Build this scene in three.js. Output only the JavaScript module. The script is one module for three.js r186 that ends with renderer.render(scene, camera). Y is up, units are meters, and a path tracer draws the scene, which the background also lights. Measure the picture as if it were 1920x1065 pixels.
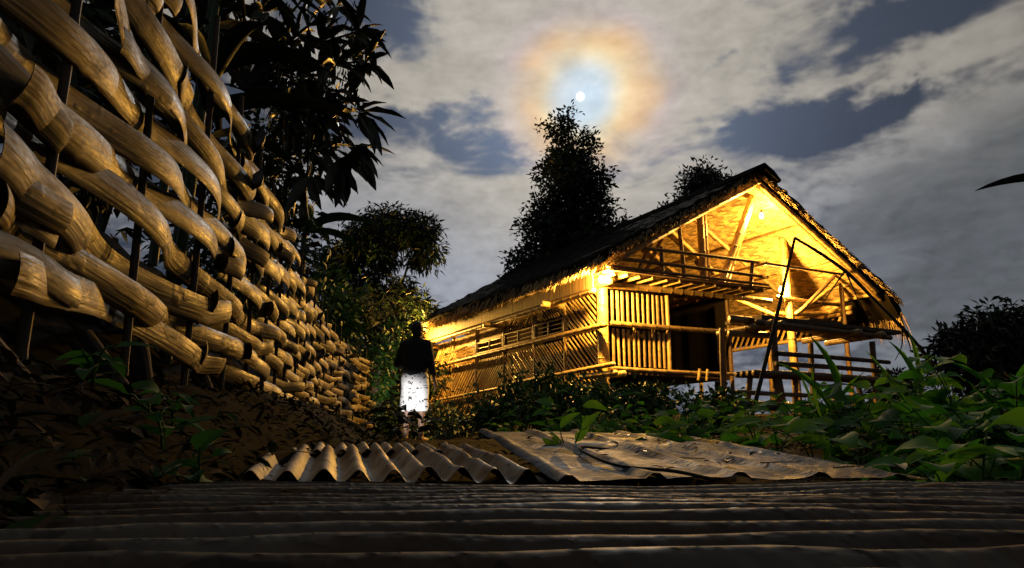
import * as THREE from 'three';
import { mergeGeometries } from 'three/addons/utils/BufferGeometryUtils.js';

// ------------------------------------------------------------------ camera, sky, moon, exposure
const scene = new THREE.Scene();
const rad = THREE.MathUtils.degToRad;
const camera = new THREE.PerspectiveCamera(42.0, 1024 / 568, 0.02, 6000);
camera.position.set(0, 0, 0);
camera.rotation.x = rad(12.1);
const renderer = new THREE.WebGLRenderer({ antialias: true });
renderer.toneMapping = THREE.LinearToneMapping;
renderer.toneMappingExposure = 1.0;
renderer.shadowMap.enabled = true;

function rng(seed) { let a = seed >>> 0; return () => { a = (a + 0x6d2b79f5) | 0; let t = Math.imul(a ^ (a >>> 15), 1 | a); t = (t + Math.imul(t ^ (t >>> 7), 61 | t)) ^ t; return ((t ^ (t >>> 14)) >>> 0) / 4294967296; }; }
const smooth = (a, b, x) => { const t = Math.min(1, Math.max(0, (x - a) / (b - a))); return t * t * (3 - 2 * t); };
const mix = (a, b, t) => a + (b - a) * t;
const hash3 = (x, y, z) => { let h = Math.imul(x, 374761393) ^ Math.imul(y, 668265263) ^ Math.imul(z, 2147483647 - 91); h = Math.imul(h ^ (h >>> 13), 1274126177); return ((h ^ (h >>> 16)) >>> 0) / 4294967296; };
function vnoise(x, y, z = 0) {
  const xi = Math.floor(x), yi = Math.floor(y), zi = Math.floor(z), xf = x - xi, yf = y - yi, zf = z - zi;
  const u = xf * xf * (3 - 2 * xf), v = yf * yf * (3 - 2 * yf), w = zf * zf * (3 - 2 * zf);
  const l = (k) => mix(mix(hash3(xi, yi, zi + k), hash3(xi + 1, yi, zi + k), u), mix(hash3(xi, yi + 1, zi + k), hash3(xi + 1, yi + 1, zi + k), u), v);
  return zf === 0 ? l(0) : mix(l(0), l(1), w);
}
function fbm(x, y, oct, z = 0) { let s = 0, a = 0.5, t = 0; for (let i = 0; i < oct; i++) { s += a * vnoise(x, y, z); t += a; x = x * 2.03 + 17.1; y = y * 2.03 + 9.7; a *= 0.52; } return s / t; }

const MOON = { az: 5.7, el: 26.2 };
const dirOf = (az, el) => new THREE.Vector3(Math.sin(rad(az)) * Math.cos(rad(el)), Math.sin(rad(el)), -Math.cos(rad(az)) * Math.cos(rad(el)));
function makeSky() {
  const W = 4096, H = 2048, data = new Float32Array(W * H * 4);
  // [azimuth, elevation, half width, half height, tilt (degrees), amount]
  const clouds = [[1, 30, 15, 5, -4, 0.62], [14, 29.5, 10, 4.5, 0, 0.75], [8, 24, 8, 5, 0, 0.5], [19, 18, 18, 2.6, 6, 0.55], [-9, 27.5, 7, 2, 10, 0.45], [-8, 16.5, 12, 4.5, 0, 0.75], [31, 25.4, 8, 1.5, 6, 0.5], [4, 14, 14, 5, 0, 0.4], [34, 20.5, 6, 2, 10, 0.5], [31, 8, 16, 7, 0, 0.5]];
  const gaps = [[22.6, 22.3, 5.6, 1.35, 4, 1.15], [29.5, 23, 3.6, 0.7, 8, 0.6], [31.5, 28.6, 6, 1.2, 0, 0.75], [26.8, 26.6, 2.6, 0.7, 30, 0.5], [21, 25.2, 5, 0.5, 30, 0.3], [-10.5, 31.6, 5.5, 2.2, 0, 0.72], [-8, 24.2, 5, 1.5, 0, 0.62], [-1.5, 21.6, 3.8, 1.9, -20, 0.72], [-2.6, 25.6, 1.9, 0.8, -15, 0.5], [16.6, 27.4, 1.7, 0.45, 20, 0.62], [-9, 20, 4, 1, 10, 0.3], [-24, 22, 9, 4, 10, 0.4]];
  const thick = [[33, 15.5, 8, 3.6, 0, 0.95], [36, 10, 9, 2.5, 0, 0.75], [28, 9.5, 9, 2, 0, 0.65], [22, 13.2, 5, 1.6, 10, 0.35], [33, 5, 12, 2.2, 0, 0.55], [40, 19, 6, 4, 0, 0.6]];
  const prep = (l) => l.map(([a, e, sx, sy, r, k]) => [a, e, sx, sy, Math.cos(rad(r)), Math.sin(rad(r)), k]);
  const C = prep(clouds), G = prep(gaps), T = prep(thick);
  const sum = (l, az, el) => { let s = 0; for (const [a, e, sx, sy, c, n, k] of l) { const dx = az - a, dy = el - e; if (Math.abs(dx) > 45) continue; const x = (dx * c + dy * n) / sx, y = (dy * c - dx * n) / sy, q = x * x + y * y; if (q < 9) s += k * Math.exp(-q * q * 0.35 - q * 0.35); } return s; };
  const m = dirOf(MOON.az, MOON.el);
  for (let j = H / 2; j < H; j++) {
    const lat = ((j + 0.5) / H - 0.5) * Math.PI, el = lat * 180 / Math.PI, y = Math.sin(lat), cl = Math.cos(lat);
    for (let i = 0; i < W; i++) {
      const phi = ((i + 0.5) / W - 0.5) * 2 * Math.PI, x = Math.cos(phi) * cl, z = Math.sin(phi) * cl;
      const az = Math.atan2(x, -z) * 180 / Math.PI;
      const k = 1 / (y + 0.32), px = x * k * 4.2, pz = z * k * 4.2;
      const front = Math.abs(az) < 45 && el < 40, o = front ? 7 : 5;
      const wx = fbm(px * 1.3 + 5, pz * 1.3, 3) - 0.5, wz = fbm(px * 1.3, pz * 1.3 + 31, 3) - 0.5;
      const n = fbm(px * 1.5 + wx * 1.6, pz * 1.5 + wz * 1.6, o), fine = fbm(px * 8 + wx * 3, pz * 8, front ? 5 : 3), puff = fbm(px * 19 + wz * 5, pz * 21 + wx * 5, 3);
      const jx = az + wx * 7 + (puff - 0.5) * 0.9, jy = el + wz * 3.6 + (fine - 0.5) * 1.4;
      const c0 = sum(C, jx, jy) - sum(G, jx, jy);
      const streak = front ? fbm(az * 0.55 + wz * 9 + el * 0.25, el * 1.9 + wx * 5 - az * 0.12, 5, 2.5) : 0.5;
      const dark = Math.min(1, sum(T, az + wx * 8, el + wz * 3 + (n - 0.5) * 3) * 1.15);
      const cov = Math.max(smooth(0.16, 0.86, 0.45 + (n - 0.5) * 1.0 + c0 * 0.72 + (fine - 0.5) * 0.34 + (puff - 0.5) * 0.12 + (streak - 0.5) * 0.75), smooth(0.1, 0.7, dark));
      const cosm = x * m.x + y * m.y + z * m.z, ang = Math.acos(Math.min(1, cosm)) * 180 / Math.PI;
      const glow = Math.exp(-ang / 17), wide = 0.5 + 0.5 * Math.exp(-ang * ang / 1500);
      // clear night blue behind, moonlit cloud before it
      const near = Math.exp(-ang * ang / 150), b = wide * (0.78 + near * 0.9);
      let R = 0.052 * b + near * 0.09, Gc = 0.07 * b + near * 0.115, B = 0.112 * b + near * 0.16;
      const relief = 0.82 + 0.36 * fine + (puff - 0.5) * 0.12 + (n - 0.5) * 0.35 + (streak - 0.5) * 0.3;
      const lit = wide * relief * (0.27 + glow * 0.29), far = smooth(6, 18, ang) * smooth(26, 12, el);
      let cr = lit * mix(1.08, 0.93, far), cg = lit * mix(1.0, 0.985, far), cb = lit * mix(0.88, 1.13, far);
      const dk = dark * (0.72 + 0.5 * (fine - 0.5));
      const storm = 0.05 + 0.045 * (fine - 0.3) + 0.035 * (n - 0.4) + 0.06 * (streak - 0.45);
      cr = mix(cr, storm * 0.92, dk); cg = mix(cg, storm * 1.06, dk); cb = mix(cb, storm * 1.16, dk);
      const cv = cov * 0.96 + 0.04;
      R = mix(R, cr, cv); Gc = mix(Gc, cg, cv); B = mix(B, cb, cv);
      // corona in the thin cloud round the moon: pale blue core, yellow, orange, faint violet rim
      const wob = ang * (1 + (n - 0.5) * 0.5 + wx * 0.5), veil = (0.25 + 0.75 * cov) * (0.6 + 0.85 * smooth(0.25, 0.75, fbm(px * 3.1 + 7, pz * 3.1, 2)));
      const core = Math.exp(-Math.pow(wob / 2.6, 4)), yel = Math.exp(-Math.pow((wob - 2.9) / 0.9, 2)), ora = Math.exp(-Math.pow((wob - 4.1) / 1.5, 2)), vio = Math.exp(-Math.pow((wob - 6.2) / 1.0, 2));
      R += veil * (core * 0.04 + yel * 0.14 + ora * 0.19 + vio * 0.02); Gc += veil * (core * 0.18 + yel * 0.11 + ora * 0.045); B += veil * (core * 0.32 + yel * 0.01 - ora * 0.06 + vio * 0.03);
      const disc = smooth(0.36, 0.29, ang); R = mix(R, 1.25, disc); Gc = mix(Gc, 1.25, disc); B = mix(B, 1.2, disc);
      const q = (j * W + i) * 4; data[q] = Math.max(0.004, R); data[q + 1] = Math.max(0.004, Gc); data[q + 2] = Math.max(0.004, B); data[q + 3] = 1;
    }
  }
  for (let q = 0; q < W * H * 2; q += 4) { data[q] = 0.03; data[q + 1] = 0.034; data[q + 2] = 0.036; data[q + 3] = 1; }
  const t = new THREE.DataTexture(data, W, H, THREE.RGBAFormat, THREE.FloatType);
  t.mapping = THREE.EquirectangularReflectionMapping; t.magFilter = THREE.LinearFilter; t.needsUpdate = true;
  return t;
}
const skyTexture = makeSky();
scene.background = skyTexture; scene.environment = skyTexture;
const moonLight = new THREE.DirectionalLight(new THREE.Color().setRGB(1, 0.97, 0.9), 0.3);
moonLight.name = 'moon_light';
moonLight.position.copy(dirOf(MOON.az, MOON.el).multiplyScalar(80)); moonLight.castShadow = true; moonLight.shadow.radius = 1;
Object.assign(moonLight.shadow.camera, { left: -30, right: 30, top: 30, bottom: -30, near: 1, far: 160 });
scene.add(moonLight, moonLight.target);

// ------------------------------------------------------------------ helpers
const V = (x, y, z) => new THREE.Vector3(x, y, z);
const taken = {};
const numbered = (n) => { const k = (taken[n] = (taken[n] ?? -1) + 1); return k ? `${n}_${String(k).padStart(3, '0')}` : n; };
function tag(o, label, category, group, kind) { if (label) o.userData.label = label; if (category) o.userData.category = category; if (group) o.userData.group = group; if (kind) o.userData.kind = kind; return o; }
function thing(name, label, category, [x, y, z] = [0, 0, 0], turn = 0, group) { const g = new THREE.Group(); g.name = numbered(name); g.position.set(x, y, z); g.rotation.y = turn; scene.add(g); return tag(g, label, category, group); }
function part(name, geo, mat, parent) { const m = new THREE.Mesh(geo, mat); m.name = name; m.castShadow = m.receiveShadow = true; parent.add(m); return m; }
function holder(name, parent) { const g = new THREE.Group(); g.name = name; parent.add(g); return g; }
function geoFrom(pos, uv, idx) { const g = new THREE.BufferGeometry(); g.setAttribute('position', new THREE.Float32BufferAttribute(pos, 3)); g.setAttribute('uv', new THREE.Float32BufferAttribute(uv, 2)); g.setIndex(idx); g.computeVertexNormals(); return g; }
// a colour texture from a function of (u, v) in 0..1 that returns linear-ish sRGB 0..255
function tex(w, h, f, srgb = true, repeat) {
  const d = new Uint8Array(w * h * 4);
  for (let j = 0; j < h; j++) for (let i = 0; i < w; i++) { const c = f(i / w, j / h, i, j), q = (j * w + i) * 4; d[q] = Math.min(255, Math.max(0, c[0])); d[q + 1] = Math.min(255, Math.max(0, c[1])); d[q + 2] = Math.min(255, Math.max(0, c[2])); d[q + 3] = 255; }
  const t = new THREE.DataTexture(d, w, h); t.wrapS = t.wrapT = THREE.RepeatWrapping; t.magFilter = THREE.LinearFilter; t.minFilter = THREE.LinearMipmapLinearFilter; if (srgb) t.colorSpace = THREE.SRGBColorSpace; if (repeat) t.repeat.set(...repeat); t.needsUpdate = true; return t;
}
// noise that repeats every 1 in u and v
const tn = (u, v, fx, fy, s) => { const a = vnoise(u * fx, v * fy, s), b = vnoise((u - 1) * fx, v * fy, s), c = vnoise(u * fx, (v - 1) * fy, s), d = vnoise((u - 1) * fx, (v - 1) * fy, s); const k = smooth(0.7, 1, u), l = smooth(0.7, 1, v); return mix(mix(a, b, k), mix(c, d, k), l); };

// ------------------------------------------------------------------ materials
// bamboo: u runs along the length (metres / 0.6), v round it
function bambooTex(base, seed, dirt, rough = 1) {
  return tex(512, 128, (u, v) => {
    const streak = tn(u, v, 4, 40, seed) * 0.6 + tn(u, v, 9, 90, seed + 3) * 0.4, blot = tn(u, v, 5, 4, seed + 9), spot = tn(u, v, 26, 14, seed + 12);
    let k = 0.8 + 0.34 * rough * (streak - 0.5) + 0.3 * rough * (blot - 0.5) - (rough > 1 ? 0.45 * smooth(0.6, 0.85, tn(u, v, 3, 30, seed + 21)) : 0);
    const mould = smooth(0.62, 0.78, blot * 0.6 + spot * 0.4) * dirt;
    k *= 1 - 0.5 * mould;
    return [base[0] * k, base[1] * k * (1 - 0.03 * mould), base[2] * k * (1 - 0.1 * streak)];
  });
}
const roughOf = (lo, hi, seed) => tex(256, 256, (u, v) => { const k = mix(lo, hi, tn(u, v, 7, 7, seed) * 0.6 + tn(u, v, 50, 50, seed + 1) * 0.4) * 255; return [k, k, k]; }, false);
const std = (o) => new THREE.MeshStandardMaterial({ side: THREE.DoubleSide, ...o });
const bamboo = [[206, 176, 122], [190, 158, 104], [176, 150, 108], [214, 184, 120]].map((c, i) => { const t = bambooTex(c, 11 + i * 7, 0.8); return std({ map: t, bumpMap: t, bumpScale: 0.0015, roughness: 0.42 }); });
const fenceBamboo = [[158, 138, 106], [140, 122, 92], [168, 144, 98], [120, 108, 90], [150, 130, 80]].map((c, i) => { const t = bambooTex(c, 51 + i * 7, 1.2, 1.9); return std({ map: t, bumpMap: t, bumpScale: 0.004, roughness: 1, roughnessMap: roughOf(0.35, 0.8, 81 + i) }); });
const fenceStrip = fenceBamboo.map((m) => { const c = m.clone(); c.vertexColors = true; return c; });
const darkWood = (() => { const t = bambooTex([92, 74, 56], 101, 1); return std({ map: t, bumpMap: t, bumpScale: 0.002, roughness: 0.7 }); })();
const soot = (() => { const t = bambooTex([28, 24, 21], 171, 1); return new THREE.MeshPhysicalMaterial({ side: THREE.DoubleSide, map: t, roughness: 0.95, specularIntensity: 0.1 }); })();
const oldBamboo = (() => { const t = bambooTex([128, 102, 74], 131, 1); return std({ map: t, bumpMap: t, bumpScale: 0.002, roughness: 0.6 }); })();
// woven split-bamboo mat, 0.5 m a tile
const matTex = tex(512, 512, (u, v) => {
  const row = Math.floor(v * 10), q = u * 3 + hash3(row, 2, 9) , cell = ((Math.floor(q) % 3) + 3) % 3, f = v * 10 - row, g = q - Math.floor(q), id = hash3(cell, row, 3), edge = Math.min(f, 1 - f), end = Math.min(g, 1 - g);
  const k = 0.74 + 0.44 * (id - 0.5) + 0.22 * (tn(u, v, 8, 130, 4) - 0.5) - smooth(0.14, 0, edge) * 0.28 - smooth(0.04, 0, end) * 0.25;
  return [212 * k, 178 * k, 118 * k];
});
const reedTex = tex(512, 64, (u, v) => { const n = 40, f = (u * n) % 1, id = hash3(Math.floor(u * n), 7, 1), k = 0.66 + 0.4 * (id - 0.5) - 0.35 * smooth(0.18, 0, Math.min(f, 1 - f)) + 0.14 * (tn(u, v, 60, 6, 3) - 0.5); return [200 * k, 168 * k, 112 * k]; });
const reed = std({ map: reedTex, bumpMap: reedTex, bumpScale: 0.006, roughness: 0.6 });
const mat = std({ map: matTex, bumpMap: matTex, bumpScale: 0.003, roughness: 0.55 });
const thatchTex = tex(512, 512, (u, v) => { const s = tn(u, v, 120, 6, 2) * 0.6 + tn(u, v, 60, 3, 8) * 0.4, b = tn(u, v, 6, 6, 5), k = 0.55 + 0.8 * (s - 0.5) + 0.5 * (b - 0.5); return [44 * k, 38 * k, 31 * k]; });
const thatch = new THREE.MeshPhysicalMaterial({ side: THREE.DoubleSide, specularIntensity: 0.1, map: thatchTex, bumpMap: thatchTex, bumpScale: 0.03, roughness: 0.95 });
const straw = [[0.46, 0.35, 0.18], [0.36, 0.26, 0.13], [0.2, 0.14, 0.075]].map((c) => std({ color: new THREE.Color().setRGB(...c), roughness: 0.7 }));
const rope = std({ color: new THREE.Color().setRGB(0.04, 0.035, 0.03), roughness: 0.9 });
const leafMat = (r, g, b, t = 0, rough = 0.5) => t ? new THREE.MeshPhysicalMaterial({ color: new THREE.Color().setRGB(r, g, b), roughness: 0.95, transmission: t, thickness: 0, side: THREE.DoubleSide, specularIntensity: 0.5 }) : std({ color: new THREE.Color().setRGB(r, g, b), roughness: rough });
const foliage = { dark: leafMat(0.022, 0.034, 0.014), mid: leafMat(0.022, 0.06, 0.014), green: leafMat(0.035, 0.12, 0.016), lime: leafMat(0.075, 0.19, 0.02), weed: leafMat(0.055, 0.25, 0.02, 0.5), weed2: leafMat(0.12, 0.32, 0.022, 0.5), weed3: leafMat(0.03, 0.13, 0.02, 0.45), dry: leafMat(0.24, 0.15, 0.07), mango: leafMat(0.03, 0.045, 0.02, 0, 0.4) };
const bark = (() => { const t = tex(256, 256, (u, v) => { const k = 0.5 + 0.9 * (tn(u, v, 30, 8, 3) - 0.5) + 0.5 * (tn(u, v, 8, 3, 6) - 0.5); return [98 * k, 82 * k, 66 * k]; }); return std({ map: t, bumpMap: t, bumpScale: 0.02, roughness: 0.95 }); })();
const soilTex = tex(512, 512, (u, v) => { const a = tn(u, v, 8, 8, 1), b = tn(u, v, 40, 40, 2), c = tn(u, v, 110, 110, 3), k = 0.55 + 0.5 * (a - 0.5) + 0.6 * (b - 0.5) + 0.5 * (c - 0.5), g = smooth(0.45, 0.65, a); return [25 * k, mix(22, 24, g) * k, mix(19, 16, g) * k]; });
const matte = (o) => new THREE.MeshPhysicalMaterial({ side: THREE.DoubleSide, specularIntensity: 0.08, ...o });
const soil = matte({ map: soilTex, bumpMap: soilTex, bumpScale: 0.035, roughness: 0.98 });
function metalTex(base, rust, amount, seed) {
  return tex(512, 512, (u, v) => {
    const a = tn(u, v, 5, 5, seed), b = tn(u, v, 22, 9, seed + 2), c = tn(u, v, 90, 90, seed + 4), m = smooth(0.62 - amount * 0.4, 0.72 - amount * 0.2, a * 0.55 + b * 0.35 + c * 0.1), k = 0.84 + 0.34 * (b - 0.5) + 0.24 * (c - 0.5), d = tn(u, v, 60, 30, seed + 7) > 0.8 ? 0.7 : 1;
    return [mix(base[0], rust[0], m) * k * d, mix(base[1], rust[1], m) * k * d, mix(base[2], rust[2], m) * k * d];
  });
}
const gritTex = tex(512, 512, (u, v) => { const a = tn(u, v, 14, 14, 61), b = tn(u, v, 70, 70, 63), c = tn(u, v, 160, 160, 65), k = 128 + 110 * (a - 0.5) + 90 * (b - 0.5) + 80 * (c - 0.5) + (c > 0.8 && b > 0.55 ? 70 : 0); return [k, k, k]; }, false);
const sheetDark = new THREE.MeshPhysicalMaterial({ side: THREE.DoubleSide, specularIntensity: 0.6, bumpMap: gritTex, bumpScale: 0.004, map: metalTex([116, 110, 98], [74, 60, 46], 0.75, 3), roughness: 1, roughnessMap: roughOf(0.45, 1.0, 5), metalness: 0 });
const sheetPale = std({ bumpMap: gritTex, bumpScale: 0.003, map: metalTex([208, 202, 186], [150, 130, 104], 0.25, 23), roughness: 1, roughnessMap: roughOf(0.4, 0.8, 15), metalness: 0.05 });
const sheetGrey = new THREE.MeshPhysicalMaterial({ side: THREE.DoubleSide, specularIntensity: 0.35, bumpMap: gritTex, bumpScale: 0.003, map: metalTex([112, 122, 138], [84, 82, 82], 0.45, 43), roughness: 1, roughnessMap: roughOf(0.5, 0.95, 25), metalness: 0 });

// ------------------------------------------------------------------ geometry builders
// a bamboo culm along +y with swollen nodes
function culm(len, r0, r1, gap = 0.32, seed = 1, sides = 10) {
  const R = rng(seed * 977 + 13), rings = [[0, 0], [0, 1]];
  for (let y = gap * (0.3 + 0.5 * R()); y < len - 0.04; y += gap * (0.85 + 0.3 * R())) rings.push([y - 0.014, 1], [y - 0.004, 1.1], [y + 0.004, 1.1], [y + 0.014, 0.985]);
  rings.push([len, 1], [len, 0]);
  const pos = [], uv = [], idx = [], bow = (R() - 0.5) * 0.012 * len, off = R();
  rings.forEach(([y, k]) => { const t = y / len, r = mix(r0, r1, t) * k; for (let i = 0; i <= sides; i++) { const a = i / sides * Math.PI * 2; pos.push(Math.cos(a) * r + bow * Math.sin(t * Math.PI), y, Math.sin(a) * r); uv.push(y / 0.6 + off, i / sides); } });
  for (let j = 0; j < rings.length - 1; j++) for (let i = 0; i < sides; i++) { const a = j * (sides + 1) + i, b = a + sides + 1; idx.push(a, b, a + 1, a + 1, b, b + 1); }
  return geoFrom(pos, uv, idx);
}
const UP = V(0, 1, 0);
let poleSeed = 0;
function pole(name, a, b, r0, r1, m, parent, gap) { a = V(...a); b = V(...b); const d = b.clone().sub(a), len = d.length(), o = part(name, culm(len, r0, r1 ?? r0, gap, ++poleSeed, 10), m, parent); o.position.copy(a); o.quaternion.setFromUnitVectors(UP, d.normalize()); return o; }
// a smooth tube through points with a radius at each
function tube(points, radii, sides = 8, uvScale = 1) {
  const pts = points.map((p) => V(...p)), curve = new THREE.CatmullRomCurve3(pts), n = Math.max(4, (pts.length - 1) * 5), fr = curve.computeFrenetFrames(n), pos = [], uv = [], idx = [], L = curve.getLength();
  for (let j = 0; j <= n; j++) { const t = j / n, p = curve.getPoint(t), q = t * (radii.length - 1), k = Math.min(radii.length - 2, Math.floor(q)), r = mix(radii[k], radii[k + 1], q - k); for (let i = 0; i <= sides; i++) { const a = i / sides * Math.PI * 2, c = Math.cos(a) * r, s = Math.sin(a) * r; pos.push(p.x + fr.normals[j].x * c + fr.binormals[j].x * s, p.y + fr.normals[j].y * c + fr.binormals[j].y * s, p.z + fr.normals[j].z * c + fr.binormals[j].z * s); uv.push(i / sides, t * L * uvScale); } }
  for (let j = 0; j < n; j++) for (let i = 0; i < sides; i++) { const a = j * (sides + 1) + i, b = a + sides + 1; idx.push(a, b, a + 1, a + 1, b, b + 1); }
  return geoFrom(pos, uv, idx);
}
// leaves, collected into one geometry
class Leaves {
  constructor() { this.pos = []; this.uv = []; this.idx = []; }
  small(p, d, n, len, w) { // folded diamond
    const s = V().crossVectors(d, n).normalize().multiplyScalar(w / 2), q = this.pos.length / 3, mx = p.x + d.x * len * 0.45, my = p.y + d.y * len * 0.45, mz = p.z + d.z * len * 0.45, f = w * 0.18;
    this.pos.push(p.x, p.y, p.z, mx + s.x + n.x * f, my + s.y + n.y * f, mz + s.z + n.z * f, mx - s.x + n.x * f, my - s.y + n.y * f, mz - s.z + n.z * f, p.x + d.x * len, p.y + d.y * len - len * 0.1, p.z + d.z * len);
    this.uv.push(0.5, 0, 1, 0.5, 0, 0.5, 0.5, 1); this.idx.push(q, q + 1, q + 3, q, q + 3, q + 2);
  }
  big(p, d, n, len, w, droop = 0.4, power = 0.8, segs = 6, wave = 0) { // curved blade with a fold along the midrib
    const s0 = V().crossVectors(d, n).normalize(), q = this.pos.length / 3; let c = p.clone(), dir = d.clone(); const down = V(0, -1, 0);
    for (let k = 0; k <= segs; k++) {
      const t = k / segs, hw = w / 2 * Math.pow(Math.sin(Math.PI * Math.min(0.999, Math.pow(t, power) * 0.97 + 0.02)), 0.8), nn = V().crossVectors(s0, dir).normalize(), wv = wave * Math.sin(t * 17 + w * 91) * hw;
      for (const e of [-1, 0, 1]) { this.pos.push(c.x + s0.x * hw * e + nn.x * (Math.abs(e) * hw * 0.28 + e * wv), c.y + s0.y * hw * e + nn.y * (Math.abs(e) * hw * 0.28 + e * wv), c.z + s0.z * hw * e + nn.z * (Math.abs(e) * hw * 0.28 + e * wv)); this.uv.push((e + 1) / 2, t); }
      if (k < segs) { c.addScaledVector(dir, len / segs); dir.addScaledVector(down, droop / segs).normalize(); const b = q + k * 3; this.idx.push(b, b + 1, b + 3, b + 1, b + 4, b + 3, b + 1, b + 2, b + 4, b + 2, b + 5, b + 4); }
    }
  }
  geo() { return geoFrom(this.pos, this.uv, this.idx); }
}
const leafShapes = {};
function leafPart(parent, name, p, d, n, len, wide, m, droop = 0.8, power = 0.62, segs = 6, waves = 0.06) { // one leaf as a mesh of its own, alike leaves share a shape
  const dr = Math.min(4, Math.round(droop / 0.45)) * 0.45, key = `${dr.toFixed(2)} ${power} ${segs} ${waves}`;
  if (!leafShapes[key]) { const q = new Leaves(); q.big(V(0, 0, 0), V(0, 0, 1), V(0, 1, 0), 1, 0.5, dr, power, segs, waves); leafShapes[key] = q.geo(); }
  const o = part(name, leafShapes[key], m, parent), x = V().crossVectors(n, d).normalize(), y = V().crossVectors(d, x).normalize();
  o.quaternion.setFromRotationMatrix(new THREE.Matrix4().makeBasis(x, y, d)); o.position.copy(p); o.scale.set(len * wide / 0.5, len, len); return o;
}
const sphereDir = (R) => { const z = R() * 2 - 1, a = R() * Math.PI * 2, r = Math.sqrt(1 - z * z); return V(Math.cos(a) * r, z, Math.sin(a) * r); };

// ------------------------------------------------------------------ the lie of the land
const fencePath = new THREE.CatmullRomCurve3([[-0.78, 0.35], [-0.97, 1.92], [-1.15, 3.09], [-1.52, 5], [-1.95, 7.6], [-2.2, 10.2], [-2.16, 11.5]].map(([x, d]) => V(x, 0, -d)));
const fenceX = (d) => { const P = [[-0.7, -2], [-0.78, 0.35], [-0.97, 1.92], [-1.15, 3.09], [-1.52, 5], [-1.95, 7.6], [-2.2, 10.2], [-2.3, 13], [-3, 30]]; for (let i = 1; i < P.length; i++) if (d < P[i][1]) return mix(P[i - 1][0], P[i][0], Math.max(0, (d - P[i - 1][1]) / (P[i][1] - P[i - 1][1]))); return -3; };
function ground(x, z) {
  const d = -z;
  let y = -0.175 + 0.1 * smooth(1.6, 3.4, d) + 0.085 * smooth(3.4, 6, d);
  y += 0.5 * smooth(7, 14, d) * smooth(-1.2, 1.0, x + 0.05 * (d - 10) + 0.32 * Math.max(0, d - 13.5));      // the knoll the hut stands on
  y += 0.12 * smooth(0.9, 1.8, x) * smooth(1.2, 2.6, d) * smooth(7, 4, d);
  const fx = x - fenceX(d); y += 0.3 * smooth(0.6, 0.0, fx) * smooth(14, 9, d);  // the bank under the fence
  y += 0.75 * smooth(-0.22, -0.75, fx) * smooth(13, 10, d) * smooth(-0.5, 0.3, d);   // earth held back behind it
  y -= 2.2 * smooth(26, 60, d) + 1.2 * smooth(9, 26, x) * smooth(5, 14, d);
  y += (fbm(x * 2.2, z * 2.2, 3, 1.5) - 0.5) * 0.09 * smooth(0.4, 2, Math.hypot(x, d) * 0.6) + (fbm(x * 11, z * 11, 3, 3.5) - 0.5) * 0.05;
  return y;
}
{
  const pos = [], uv = [], idx = [], xs = [], zs = [], N = 190, M = 210;
  for (let i = 0; i <= N; i++) { const t = (i / N) * 2 - 1; xs.push(Math.sign(t) * (Math.abs(t) * 6 + Math.pow(Math.abs(t), 7) * 2500)); }
  for (let j = 0; j <= M; j++) { const t = j / M; zs.push(2.5 - (t * 22 + Math.pow(t, 9) * 3500)); }
  zs.unshift(60, 15, 6);
  for (const z of zs) for (const x of xs) { pos.push(x, ground(x, z), z); uv.push(x / 1.7, z / 1.7); }
  for (let j = 0; j < zs.length - 1; j++) for (let i = 0; i < N; i++) { const a = j * (N + 1) + i, b = a + N + 1; idx.push(a, a + 1, b, a + 1, b + 1, b); }
  const g = part('ground', geoFrom(pos, uv, idx), soil, scene); tag(g, null, null, null, 'structure');
}

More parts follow.
